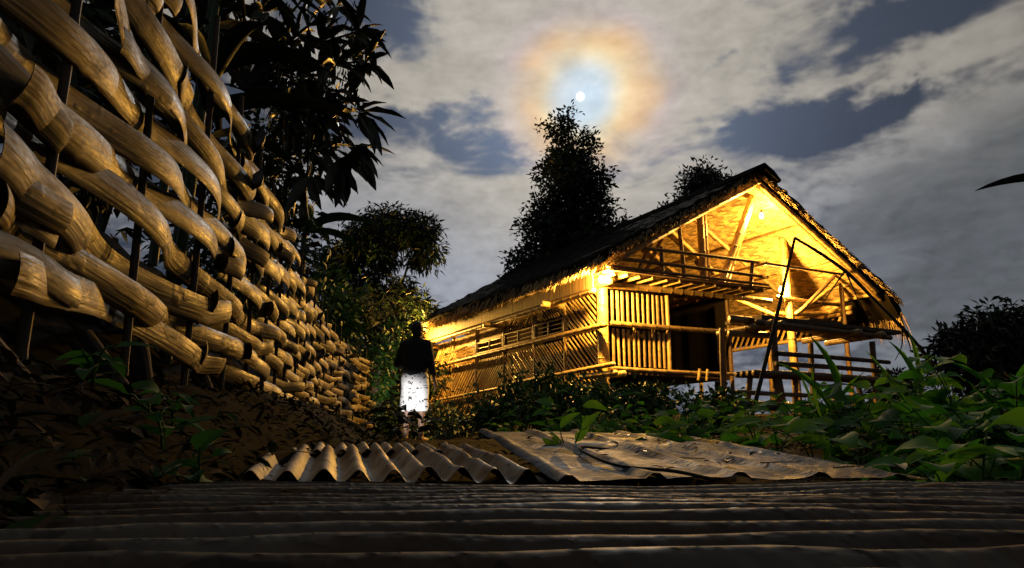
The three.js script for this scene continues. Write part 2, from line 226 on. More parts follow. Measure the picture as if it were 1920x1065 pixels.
// ------------------------------------------------------------------ the bamboo hut
const HUT = [1.868, 0, -15], TURN = rad(28.2);
const hut = thing('bamboo_hut', 'thatched bamboo hut on posts with lamplit open gable and railed loft', 'hut', HUT, TURN);
const hutToWorld = (x, y, z) => V(x, y, z).applyAxisAngle(UP, TURN).add(V(...HUT));
const RIDGE = { x: 3.85, y: 5.98 }, HALF = 4.35, EAVE = 3.52, ZF = 0.9, ZB = -11.0, SLOPE = (RIDGE.y - EAVE) / HALF;
const roofY = (x) => RIDGE.y - Math.abs(x - RIDGE.x) * SLOPE;
const pick = (l, R) => l[Math.floor(R() * l.length)];
{
  // thatched slopes
  const R = rng(5);
  for (const s of [-1, 1]) {
    const nu = 64, nv = 40, pos = [], uv = [], idx = [], th = (u, v) => 0.17 + (fbm(u * 90, v * 16, 3, s + 4) - 0.5) * 0.12 + 0.05 * ((v * 9) % 1);
    const full = HALF + 0.18;
    for (let side = 0; side < 2; side++) for (let j = 0; j <= nv; j++) for (let i = 0; i <= nu; i++) {
      const u = i / nu, v = j / nv, z = mix(ZF, ZB, u) + (i === 0 || i === nu ? (fbm(v * 30, s * 9, 2) - 0.5) * 0.12 : 0), x = RIDGE.x + s * full * v, sag = -0.05 * Math.sin(v * Math.PI) + (s < 0 ? (v > 0.93 ? -0.9 * (v - 0.93) : 0) : (v > 0.88 ? -3.4 * (v - 0.88) * (side ? 1.25 : 0.8) : 0));
      pos.push(x, RIDGE.y - v * full * SLOPE + sag + (side ? 0 : th(u, v)), z); uv.push(u * 12, v * 4);
    }
    const at = (side, j, i) => side * (nu + 1) * (nv + 1) + j * (nu + 1) + i;
    for (let side = 0; side < 2; side++) for (let j = 0; j < nv; j++) for (let i = 0; i < nu; i++) { const a = at(side, j, i), b = at(side, j, i + 1), c = at(side, j + 1, i), d = at(side, j + 1, i + 1); idx.push(a, b, c, b, d, c); }
    for (let j = 0; j < nv; j++) for (const i of [0, nu]) idx.push(at(0, j, i), at(0, j + 1, i), at(1, j, i), at(1, j, i), at(0, j + 1, i), at(1, j + 1, i));
    for (let i = 0; i < nu; i++) idx.push(at(0, nv, i), at(0, nv, i + 1), at(1, nv, i), at(1, nv, i), at(0, nv, i + 1), at(1, nv, i + 1));
    const slope = part('thatched_slope', geoFrom(pos, uv, idx), thatch, hut);
    // loose straw at the eave, along the gable edge and on the slope
    const straws = [[], [], []].map(() => ({ pos: [], uv: [], idx: [] }));
    const put = (p, d, len, w, k) => { const q = straws[k], n = q.pos.length / 3, sd = V().crossVectors(d, sphereDir(R)).normalize().multiplyScalar(w / 2), mid = p.clone().addScaledVector(d, len * 0.55), end = p.clone().addScaledVector(d, len); end.y -= len * 0.12; q.pos.push(p.x - sd.x, p.y - sd.y, p.z - sd.z, p.x + sd.x, p.y + sd.y, p.z + sd.z, mid.x - sd.x, mid.y - sd.y, mid.z - sd.z, mid.x + sd.x, mid.y + sd.y, mid.z + sd.z, end.x, end.y, end.z); q.uv.push(0, 0, 1, 0, 0, 0.5, 1, 0.5, 0.5, 1); q.idx.push(n, n + 1, n + 2, n + 1, n + 3, n + 2, n + 2, n + 3, n + 4); };
    const ex = RIDGE.x + s * full, ey = RIDGE.y - full * SLOPE - (s < 0 ? 0.06 : 0.42);
    for (let i = 0; i < (s < 0 ? 5200 : 4200); i++) {
      const z = mix(ZF + 0.05, ZB, R()), clump = fbm(z * 3.1, s * 5, 3), front = s > 0 ? smooth(-1.8, 0.9, z) : 0;
      const len = (0.1 + 0.2 * clump * R() + 0.06 * R()) * (1 + front * 1.8), d = V(s * (0.35 + 0.5 * R()) * (1 - 0.5 * front), -0.9 - 0.4 * R(), (R() - 0.5) * 0.7).normalize();
      put(V(ex - s * 0.1 * R(), ey + 0.02 + 0.16 * R(), z), d, len, 0.012 + 0.012 * R(), R() < 0.5 ? 0 : R() < 0.6 ? 1 : 2);
    }
    for (let i = 0; i < 2600; i++) { // gable edge
      const v = R(), x = RIDGE.x + s * full * v, back = R() < 0.25, y = RIDGE.y - v * full * SLOPE + 0.16 * R() - 0.02, d = V(s * (0.3 + 0.5 * R()), -0.35 - 0.3 * R(), (back ? -1 : 1) * (0.25 + 0.5 * R())).normalize();
      put(V(x, y, back ? ZB : ZF - 0.05), d, 0.1 + 0.16 * R(), 0.012 + 0.008 * R(), R() < 0.4 ? 0 : R() < 0.5 ? 1 : 2);
    }
    for (let i = 0; i < 700; i++) { const v = 0.02 + 0.97 * R(), z = mix(ZF, ZB, R()); put(V(RIDGE.x + s * full * v, RIDGE.y - v * full * SLOPE + 0.12, z), V(s * 1, -0.35 + 0.25 * R(), (R() - 0.5) * 0.6).normalize(), 0.15 + 0.22 * R(), 0.016, 2); }
    straws.forEach((q, k) => tag(part('loose_straw', geoFrom(q.pos, q.uv, q.idx), k === 2 ? thatch : straw[k], slope), null, null, null, 'stuff'));
    // woven mat lining under the thatch
    const a = V(RIDGE.x + s * 0.02, RIDGE.y - 0.06, ZF - 0.12), b = V(RIDGE.x + s * (HALF - 0.35), RIDGE.y - 0.06 - (HALF - 0.35) * SLOPE, ZF - 0.12);
    for (let k = 0; k < 6; k++) for (let c = 0; c < 3; c++) { // sheets of matting, slightly uneven
      const z0 = mix(ZF - 0.1, ZB + 0.3, k / 6), z1 = mix(ZF - 0.1, ZB + 0.3, (k + 1) / 6), t0 = c / 3, t1 = (c + 1) / 3, p2 = [], u2 = [], i2 = [], dy = (R() - 0.5) * 0.03;
      for (let j = 0; j <= 6; j++) for (let i = 0; i <= 6; i++) { const u = i / 6, v = j / 6, t = mix(t0, t1, v), e = (fbm(u * 3 + k * 7, v * 3 + c * 5, 2, s + 2) - 0.5) * 0.06 + dy - 0.03; p2.push(mix(a.x, b.x, t), mix(a.y, b.y, t) + e, mix(z0, z1, u)); u2.push(mix(z0, z1, u) / 0.5, t * 5.2 / 0.5); }
      for (let j = 0; j < 6; j++) for (let i = 0; i < 6; i++) { const q = j * 7 + i; i2.push(q, q + 1, q + 7, q + 1, q + 8, q + 7); }
      part('woven_mat', geoFrom(p2, u2, i2), mat, slope);
    }
    // rafters down the slope and purlins along it
    for (let k = 0; k < 5; k++) { const z = [0.72, -1.6, -4, -6.6, -9.6][k]; pole('rafter', [RIDGE.x + s * 0.05, RIDGE.y - 0.2, z], [RIDGE.x + s * (HALF - 0.3), RIDGE.y - 0.2 - (HALF - 0.3) * SLOPE, z], 0.06, 0.055, pick(bamboo, R), slope); }
    for (const v of s > 0 ? [0.33, 0.62, 0.9] : [0.3, 0.6, 0.88]) pole('purlin', [RIDGE.x + s * HALF * v, roofY(RIDGE.x + s * HALF * v) - 0.15, ZF - 0.2], [RIDGE.x + s * HALF * v, roofY(RIDGE.x + s * HALF * v) - 0.15, ZB + 0.3], 0.045, 0.045, pick(bamboo, R), slope);
  }
  // ridge cap
  const sh = new THREE.Shape(); sh.moveTo(-0.5, -0.24); sh.lineTo(-0.28, -0.04); sh.lineTo(0, 0.1); sh.lineTo(0.28, -0.04); sh.lineTo(0.5, -0.24); sh.lineTo(0.45, -0.3); sh.lineTo(0, -0.04); sh.lineTo(-0.45, -0.3);
  const cap = part('ridge_cap', new THREE.ExtrudeGeometry(sh, { depth: ZF - ZB + 0.3, bevelEnabled: false, steps: 8 }), thatch, hut); cap.position.set(RIDGE.x, RIDGE.y + 0.16, ZB - 0.15);
  pole('ridge_pole', [RIDGE.x, RIDGE.y - 0.13, ZF - 0.05], [RIDGE.x, RIDGE.y - 0.13, ZB + 0.2], 0.06, 0.055, bamboo[1], hut);
}
const slatGeo = (() => { const pos = [], uv = [], idx = [], n = 6; for (const y of [0, 1]) { for (let i = 0; i <= n; i++) { const a = i / n * Math.PI; pos.push(Math.cos(a), y, Math.sin(a) * 0.7); uv.push(y * 2.2, i / n * 0.5); } } for (let i = 0; i < n; i++) idx.push(i, i + 1, i + n + 1, i + 1, i + n + 2, i + n + 1); idx.push(0, n + 1, n, n, n + 1, 2 * n + 1); for (let i = 1; i < n; i++) { idx.push(0, i, i + 1); idx.push(n + 1, n + 2 + i, n + 1 + i); } return geoFrom(pos, uv, idx); })();
function slat(parent, a, b, w, m, out) { // a split-bamboo slat from a to b, round side towards out
  const d = V().subVectors(b, a), l = d.length(), y = d.clone().normalize(), z = out.clone().addScaledVector(y, -out.dot(y)).normalize(), x = V().crossVectors(y, z), o = part('slat', slatGeo, m, parent);
  o.quaternion.setFromRotationMatrix(new THREE.Matrix4().makeBasis(x, y, z)); o.position.copy(a); o.scale.set(w / 2, l, w / 2); return o;
}
function boxGeo(w, h, d, u = 0.6) { const g = new THREE.BoxGeometry(w, h, d), p = g.attributes.position, q = g.attributes.uv, n = g.attributes.normal; for (let i = 0; i < p.count; i++) { const x = p.getX(i), y = p.getY(i), z = p.getZ(i); if (Math.abs(n.getX(i)) > 0.5) q.setXY(i, z / u, y / u); else if (Math.abs(n.getY(i)) > 0.5) q.setXY(i, x / u, z / u); else q.setXY(i, x / u, y / u); } return g; }
function box(name, x0, x1, y0, y1, z0, z1, m, parent, u) { const o = part(name, boxGeo(x1 - x0, y1 - y0, z1 - z0, u), m, parent); o.position.set((x0 + x1) / 2, (y0 + y1) / 2, (z0 + z1) / 2); return o; }
{
  const R = rng(21), P = (z, y, x = 0) => [x, y, z];
  // ---- the long side wall (local x = 0), bays along -z
  const bays = [0, -1.43, -2.8, -4.35, -5.97, -7.55, -9.1], wall = holder('side_wall', hut), OUT = V(-1, 0, 0);
  bays.forEach((z, i) => pole('post', [0, i ? 0.2 : 0.25, z], [0, i ? 3.15 : 3.3, z], i ? 0.065 : 0.125, i ? 0.06 : 0.115, i ? pick(bamboo, R) : bamboo[3], wall));
  pole('rail', P(0.35, 2.3, -0.2), P(-9.35, 2.22, -0.2), 0.058, 0.05, bamboo[1], wall);
  pole('rail', P(0.55, 1.5, -0.16), P(-3.6, 1.42, -0.16), 0.05, 0.045, bamboo[0], wall);
  pole('rail', P(-4.4, 1.34, -0.14), P(-9.3, 1.22, -0.14), 0.042, 0.036, bamboo[2], wall);
  pole('wall_plate', P(0.5, 3.2, -0.12), P(-9.9, 3.1, -0.12), 0.085, 0.075, bamboo[1], wall);
  pole('wall_plate', P(0.25, 3.0, -0.36), P(-10.1, 2.94, -0.38), 0.06, 0.055, bamboo[0], wall);
  const sticks = [[-1.5, 2.98], [-4.4, 2.92], [-8.6, 2.86]];
  for (const [z, y] of sticks) pole('tie_beam', [-0.62, y, z + 0.1], [0.5, y, z], 0.065, 0.065, bamboo[3], wall);
  // reed fascia under the eave
  for (let k = 0; k < 6; k++) box('reed_fascia', -0.44, -0.42, 3.04 + (R() - 0.5) * 0.02, 3.42, mix(0.3, -9.9, (k + 1) / 6) + 0.005, mix(0.3, -9.9, k / 6) - 0.005, reed, wall, 0.5);
  // diagonal slats, bay by bay; lean +1 leans down towards the front corner
  const bayFill = (z0, z1, y0, y1, lean, step, w) => {
    const H = y1 - y0, Wd = z0 - z1, k = lean * 0.9; // direction (dz, dy): z rises towards the front
    for (let s = -H / 0.9; s < Wd + H / 0.9; s += step * (0.86 + 0.28 * R())) {
      // line: z = z1 + s + t, y = y1 - k * t (lean 1) clipped to the bay
      let t0 = 0, t1 = H / 0.9; const za = (t) => z1 + s + (lean > 0 ? t : H / 0.9 - t);
      const lo = z1 + 0.05, hi = z0 - 0.05; let ts = [];
      for (let i = 0; i <= 40; i++) { const t = i / 40 * t1; if (za(t) >= lo && za(t) <= hi) ts.push(t); }
      if (ts.length < 3) continue; t0 = ts[0]; t1 = ts[ts.length - 1];
      const j = (R() - 0.5) * 0.03, jj = j + (R() - 0.5) * 0.03;
      slat(wall, V(-0.02 + (R() - 0.5) * 0.012, y1 - 0.9 * t0, za(t0) + j), V(-0.02 + (R() - 0.5) * 0.012, y1 - 0.9 * t1, za(t1) + jj), w * (0.8 + 0.4 * R()), pick(bamboo, R), OUT);
    }
  };
  bayFill(bays[0], bays[1], 2.28, 3.1, 1, 0.15, 0.06); bayFill(bays[0], bays[1], 0.85, 2.24, 1, 0.15, 0.06);
  bayFill(bays[1], bays[2], 2.78, 3.05, 1, 0.11, 0.045); bayFill(bays[1], bays[2], 0.85, 2.22, 1, 0.12, 0.05);
  bayFill(bays[2], bays[3], 2.76, 3.02, -1, 0.11, 0.045); bayFill(bays[2], bays[3], 0.8, 2.2, 1, 0.12, 0.05);
  bayFill(bays[3], bays[4], 0.75, 2.18, -1, 0.13, 0.055); bayFill(bays[4], bays[5], 0.7, 2.16, -1, 0.17, 0.1);
  bayFill(bays[5], bays[6], 2.2, 2.95, -1, 0.17, 0.09); bayFill(bays[5], bays[6], 0.7, 2.14, -1, 0.17, 0.1);
  // backing mats behind the far bays, board panels over the far windows
  for (const [i, y0, y1] of [[3, 0.7, 2.2], [4, 0.7, 2.2], [5, 0.7, 2.95]]) box('wall_mat', 0.035, 0.055, y0, y1, bays[i + 1] + 0.03, bays[i] - 0.03, mat, wall, 0.5);
  for (const i of [3, 4]) box('wall_mat', 0.0, 0.02, 2.68, 2.98, bays[i + 1] + 0.06, bays[i] - 0.06, mat, wall, 0.5);
  // small framed windows with slats, and one propped shutter
  const win = (z0, z1, y0, y1, n) => { const f = holder('window', wall); for (const y of [y0, y1]) pole('window_frame', [-0.03, y, z0], [-0.03, y, z1], 0.022, 0.022, bamboo[2], f); const N = Math.round(Math.abs(z1 - z0) / 0.62); for (let k = 0; k <= N; k++) pole('window_frame', [-0.03, y0, mix(z0, z1, k / N)], [-0.03, y1, mix(z0, z1, k / N)], 0.02, 0.02, bamboo[0], f); for (let k = 1; k < n; k++) pole('window_slat', [-0.01, mix(y0, y1, k / n), z0], [-0.01, mix(y0, y1, k / n), z1], 0.012, 0.012, bamboo[2], f); };
  win(-1.5, -2.75, 2.42, 2.72, 3); win(-2.86, -4.28, 2.4, 2.7, 3); win(-4.42, -5.9, 2.38, 2.66, 2); win(-6.05, -7.48, 2.36, 2.64, 3);
  box('window_sill', -0.1, 0.02, 2.34, 2.37, -5.9, -1.5, bamboo[1], wall);
  const shutter = holder('propped_shutter', wall); shutter.position.set(-0.03, 2.66, -6.95); shutter.rotation.z = rad(-62);
  for (let k = 0; k < 5; k++) box('shutter_slat', -0.018, 0.0, -0.06 - k * 0.075, -0.01 - k * 0.075, -0.4, 0.4, bamboo[3], shutter);
  for (const e of [-0.37, 0.37]) box('shutter_frame', 0.001, 0.02, -0.4, 0, e - 0.025, e + 0.025, bamboo[2], shutter);

  // ---- the front: slatted wall beside a dark doorway, in local z = 0
  const front = holder('front_wall', hut);
  const f0 = 0.17, f1 = 1.62;
  for (let k = 0; k < 11; k++) { const x = mix(f0 + 0.06, f1 - 0.06, k / 10); for (const [y0, y1] of [[2.36, 3.1], [1.54, 2.3]]) slat(front, V(x + (R() - 0.5) * 0.02, y0, 0.01), V(x + (R() - 0.5) * 0.02, y1, 0.01), 0.074 * (0.85 + 0.3 * R()), pick(bamboo, R), V(0, 0, 1)); }
  pole('door_post', [1.68, 1.5, 0.02], [1.68, 3.12, 0.02], 0.05, 0.045, bamboo[0], front);
  pole('door_post', [3.46, 0.6, 0], [3.46, 3.3, 0], 0.05, 0.045, oldBamboo, front);
  pole('stud', [0.84, 1.5, -0.06], [0.84, 3.1, -0.06], 0.04, 0.04, bamboo[1], front);
  pole('stud', [1.34, 1.5, -0.06], [1.34, 2.4, -0.06], 0.035, 0.035, bamboo[1], front);
  pole('rail', [0.1, 2.38, 0.14], [4.5, 2.46, 0.14], 0.055, 0.05, bamboo[1], front);
  pole('lintel', [-0.1, 3.18, 0.1], [4.75, 3.26, 0.1], 0.075, 0.065, bamboo[1], front);
  pole('floor_beam', [0.0, 1.47, 0.12], [3.9, 1.5, 0.12], 0.045, 0.04, bamboo[0], front);
  for (const [x, z] of [[-0.12, 0.55], [0.12, 0.5]]) pole('beam_end', [x, 1.34, z - 1.2], [x, 1.33, z], 0.065, 0.065, bamboo[3], front);
  for (const x of [2.3, 2.52]) pole('lashing_stake', [x, 1.3, 0.2], [x + 0.05, 1.55, 0.2], 0.035, 0.03, bamboo[3], front);
  // dim room behind: floor, back wall, partition, ceiling of the room is the loft floor
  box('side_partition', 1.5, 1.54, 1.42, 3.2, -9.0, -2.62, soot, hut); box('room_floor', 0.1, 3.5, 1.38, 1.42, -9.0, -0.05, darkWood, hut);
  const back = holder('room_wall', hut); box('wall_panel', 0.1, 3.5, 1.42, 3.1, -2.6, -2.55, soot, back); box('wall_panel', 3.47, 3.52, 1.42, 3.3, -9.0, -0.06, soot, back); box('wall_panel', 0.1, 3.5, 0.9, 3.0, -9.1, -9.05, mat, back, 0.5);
  for (const [x, y, w, h] of [[2.15, 2.55, 0.1, 0.09], [2.6, 2.5, 0.12, 0.14], [2.02, 2.2, 0.11, 0.3], [2.5, 2.35, 0.1, 0.35], [2.95, 2.6, 0.14, 0.1]]) box('pinned_card', x, x + w, y, y + h, -2.545, -2.53, oldBamboo, back);

  // ---- loft: joists, decking, railing
  const loft = holder('loft', hut);
  const edge = 0.75;
  for (let k = 0; k < 13; k++) { const x = mix(-0.2, 3.9, k / 12) + (R() - 0.5) * 0.08; pole('joist', [x, 3.3 + x * 0.012, -2.2], [x, 3.285 + x * 0.012, edge - 0.05 - 0.06 * R()], 0.043, 0.04, pick(bamboo, R), loft); }
  for (let k = 0; k < 14; k++) { const z = mix(edge, -8.6, k / 13); box('deck_board', -0.35, 3.95 + (k ? 0 : 0.12), 3.345, 3.375, z - 0.33, z + (k ? 0.32 : 0.02), k ? darkWood : oldBamboo, loft).rotation.z = 0.012; }
  pole('edge_pole', [-0.4, 3.4, edge], [4.0, 3.455, edge], 0.035, 0.03, oldBamboo, loft);
  pole('top_rail', [-0.05, 3.86, edge], [6.62, 3.99, edge - 0.05], 0.045, 0.032, oldBamboo, loft);
  pole('mid_rail', [-0.35, 3.56, edge + 0.05], [3.95, 3.62, edge + 0.05], 0.042, 0.036, oldBamboo, loft);
  for (const [x0, x1] of [[1.02, 1.02], [3.5, 3.62]]) pole('rail_post', [x0, 3.38, edge - 0.05], [x1, 3.98, edge - 0.05], 0.045, 0.045, oldBamboo, loft);
  for (const y of [3.58, 3.9]) pole('side_rail', [3.78, y, edge + 0.2], [3.72, y + 0.02, -2.0], 0.04, 0.035, bamboo[1], loft);
  pole('side_rail', [-0.3, 3.82, edge], [-0.2, 3.8, -1.2], 0.03, 0.03, oldBamboo, loft);
  for (let k = 0; k < 6; k++) slat(loft, V(-0.05 + k * 0.11, 3.4, 0.1), V(-0.05 + k * 0.11, 3.74 + k * 0.05, 0.1), 0.075, pick(bamboo, R), V(0, 0, 1));

  // ---- gable frame: posts, braces
  const fr = holder('gable_frame', hut);
  for (const dx of [0, 0.21]) pole('post', [2.62 + dx, 3.36, 0.2 - dx * 0.6], [2.6 + dx, 5.15, 0.2 - dx * 0.6], 0.085, 0.08, bamboo[1], fr);
  for (const dx of [0, 0.2]) pole('brace', [3.0 + dx, 3.4, 0.28 - dx * 0.5], [4.2 + dx * 0.6, 5.72 - dx * 0.3, 0.28 - dx * 0.5], 0.08, 0.075, bamboo[0], fr);
  pole('post', [2.02, 3.36, 0.25], [1.92, 4.72, 0.25], 0.05, 0.045, oldBamboo, fr);
  pole('brace', [2.22, 3.36, 0.1], [1.98, 4.4, 0.2], 0.03, 0.03, oldBamboo, fr);
  for (const dx of [0, 0.2]) pole('brace', [0.72 + dx, 3.38, 0.15], [1.3 + dx, 4.35, 0.15], 0.05, 0.045, oldBamboo, fr);
  for (const [dx, dz] of [[0, 0], [0.17, -0.12]]) pole('post', [5.62 + dx, 0.3, -0.1 + dz], [5.55 + dx, 5.0, -0.1 + dz], 0.095, 0.085, bamboo[0], fr);
  pole('post', [7.4, 0.3, 0.05], [7.36, 4.12, 0.05], 0.065, 0.06, oldBamboo, fr);
  for (const dz of [0, 0.14]) pole('brace', [5.62, 3.08 - dz * 0.3, 0.2 - dz], [7.5, 4.5 - dz * 2.8, 0.2 - dz], 0.05, 0.045, dz ? bamboo[0] : oldBamboo, fr);
  pole('tie_beam', [5.1, 3.42, 0.0], [7.55, 3.44, -0.1], 0.05, 0.045, oldBamboo, fr);
  pole('tie_beam', [5.2, 3.04, -0.15], [7.5, 3.3, -0.5], 0.06, 0.055, bamboo[3], fr);
  pole('tie_beam', [5.0, 2.9, -0.45], [7.45, 3.08, -0.65], 0.055, 0.05, bamboo[0], fr);
  pole('brace', [5.66, 2.95, -0.3], [4.75, 3.7, -1.4], 0.055, 0.05, bamboo[3], fr);
  pole('rake_pole', [RIDGE.x + 0.05, RIDGE.y - 0.16, ZF - 0.12], [RIDGE.x + HALF - 0.5, RIDGE.y - 0.16 - (HALF - 0.5) * SLOPE, ZF - 0.12], 0.07, 0.06, bamboo[1], fr);
  pole('rake_pole', [RIDGE.x - 0.05, RIDGE.y - 0.16, ZF - 0.12], [RIDGE.x - HALF + 0.3, RIDGE.y - 0.16 - (HALF - 0.3) * SLOPE, ZF - 0.12], 0.07, 0.06, bamboo[1], fr);
  for (const z of [-2.6, -5.6]) { for (const e of [-1, 1]) pole('brace', [RIDGE.x + e * 0.1, 5.75, z], [RIDGE.x + e * 2.6, 4.1, z], 0.05, 0.05, pick(bamboo, R), fr); }
  // ---- far side: posts and a band of slats, then the wall plate under the right eave
  const far = holder('far_wall', hut), W = 7.5;
  for (const z of [-2.6, -5.4, -8.6]) pole('post', [W, 0.2, z], [W, 4.0, z], 0.065, 0.06, pick(bamboo, R), far);
  for (const [y, r] of [[3.92, 0.07], [3.32, 0.055], [3.2, 0.05], [2.72, 0.05]]) pole('rail', [W - 0.08, y, 0.25], [W - 0.08, y - 0.12, -9], r, r * 0.9, pick(bamboo, R), far);
  for (let k = 0; k < 34; k++) { const z = -0.1 - k * 0.22; slat(far, V(W - 0.02, 2.7 - 0.0133 * -z, z - 0.3), V(W - 0.02, 3.2 - 0.0133 * -z, z), 0.08, pick(bamboo, R), V(-1, 0, 0)); }
  box('wall_mat', W - 0.01, W + 0.01, 3.25, 3.5, -5.4, -0.1, mat, far, 0.5);
  // back of the open porch
  const bk = holder('back_wall', hut); box('wall_mat', 3.6, W - 0.1, 2.7, 4.4, -9.05, -9.0, mat, bk, 0.5);
}

// ------------------------------------------------------------------ lamps
const LAMP_COLOR = new THREE.Color().setRGB(1, 0.5, 0.085);
function bulbLamp(name, label, at, power, wire, color = LAMP_COLOR, glowStrength = 14) {
  const g = thing(name, label, 'lamp', at.toArray(), 0);
  const prof = [[0.001, -0.075], [0.03, -0.068], [0.05, -0.04], [0.056, -0.01], [0.046, 0.025], [0.028, 0.055], [0.024, 0.07]].map(([x, y]) => new THREE.Vector2(x, y));
  const glow = new THREE.MeshStandardMaterial({ color: 0xffffff, emissive: color.clone().lerp(new THREE.Color(1, 0.85, 0.5), 0.35), emissiveIntensity: glowStrength, roughness: 0.4 });
  part('bulb', new THREE.LatheGeometry(prof, 16), glow, g);
  const so = part('lamp_socket', new THREE.CylinderGeometry(0.022, 0.027, 0.07, 12), rope, g); so.position.y = 0.105;
  part('lamp_wire', tube([[0, 0.13, 0], [wire[0] * 0.4, 0.13 + wire[1] * 0.6, wire[2] * 0.4], [wire[0], 0.13 + wire[1], wire[2]]], [0.004, 0.004], 5), rope, g);
  const l = new THREE.PointLight(color, power, 0, 2); l.castShadow = true; l.shadow.radius = 2.5; l.position.y = -0.01; g.add(l);
  return g;
}
bulbLamp('hanging_bulb', 'lit bulb under the eave at the front corner post of the hut', hutToWorld(-0.47, 3.14, 0.64), 115, [0.25, 0.3, -0.1]);
bulbLamp('hanging_bulb', 'lit bulb hanging highest, under the mat lining of the gable', hutToWorld(4.2, 5.17, 0.52), 42, [0.02, 0.22, -0.02]);
bulbLamp('hanging_bulb', 'lit bulb beside the double porch post below the loft rail', hutToWorld(5.1, 3.58, 0.12), 115, [0.22, 0.3, -0.1]);
bulbLamp('hanging_bulb', 'lit bulb under the far eave, hidden behind the head of the person', hutToWorld(-1.05, 3.16, -8.05), 65, [0.25, 0.2, 0.1]);
bulbLamp('hanging_bulb', 'lit bulb glowing behind the slats of the long side wall', hutToWorld(0.55, 1.95, -6.75), 40, [0.0, 1.0, 0]);

{ // small white garden spotlight on the ground by the path, lighting the person's shorts and the fence end
  const g = thing('garden_spotlight', 'small white spotlight on the ground among plants at the fence end', 'lamp', [-1.42, ground(-1.42, -9.5) + 0.02, -9.5]);
  const can = part('lamp_housing', new THREE.CylinderGeometry(0.05, 0.04, 0.1, 14), rope, g), face = part('lamp_face', new THREE.CircleGeometry(0.045, 16), new THREE.MeshStandardMaterial({ color: 0xffffff, emissive: new THREE.Color(1, 0.98, 0.95), emissiveIntensity: 1.5 }), g);
  can.position.set(0, 0.12, 0); can.rotation.x = rad(-66); face.position.set(0, 0.1425, -0.05); face.rotation.set(rad(-156), 0, 0);
  part('ground_spike', new THREE.CylinderGeometry(0.008, 0.008, 0.16, 6), rope, g).position.y = 0.03;
  const l = new THREE.SpotLight(new THREE.Color().setRGB(1, 0.97, 0.92), 6, 0, rad(24), 0.4, 2); l.castShadow = true; l.shadow.radius = 2; l.position.set(0, 0.147, -0.06); l.target.position.set(-0.02, 0.5, -1.1); g.add(l, l.target);
}

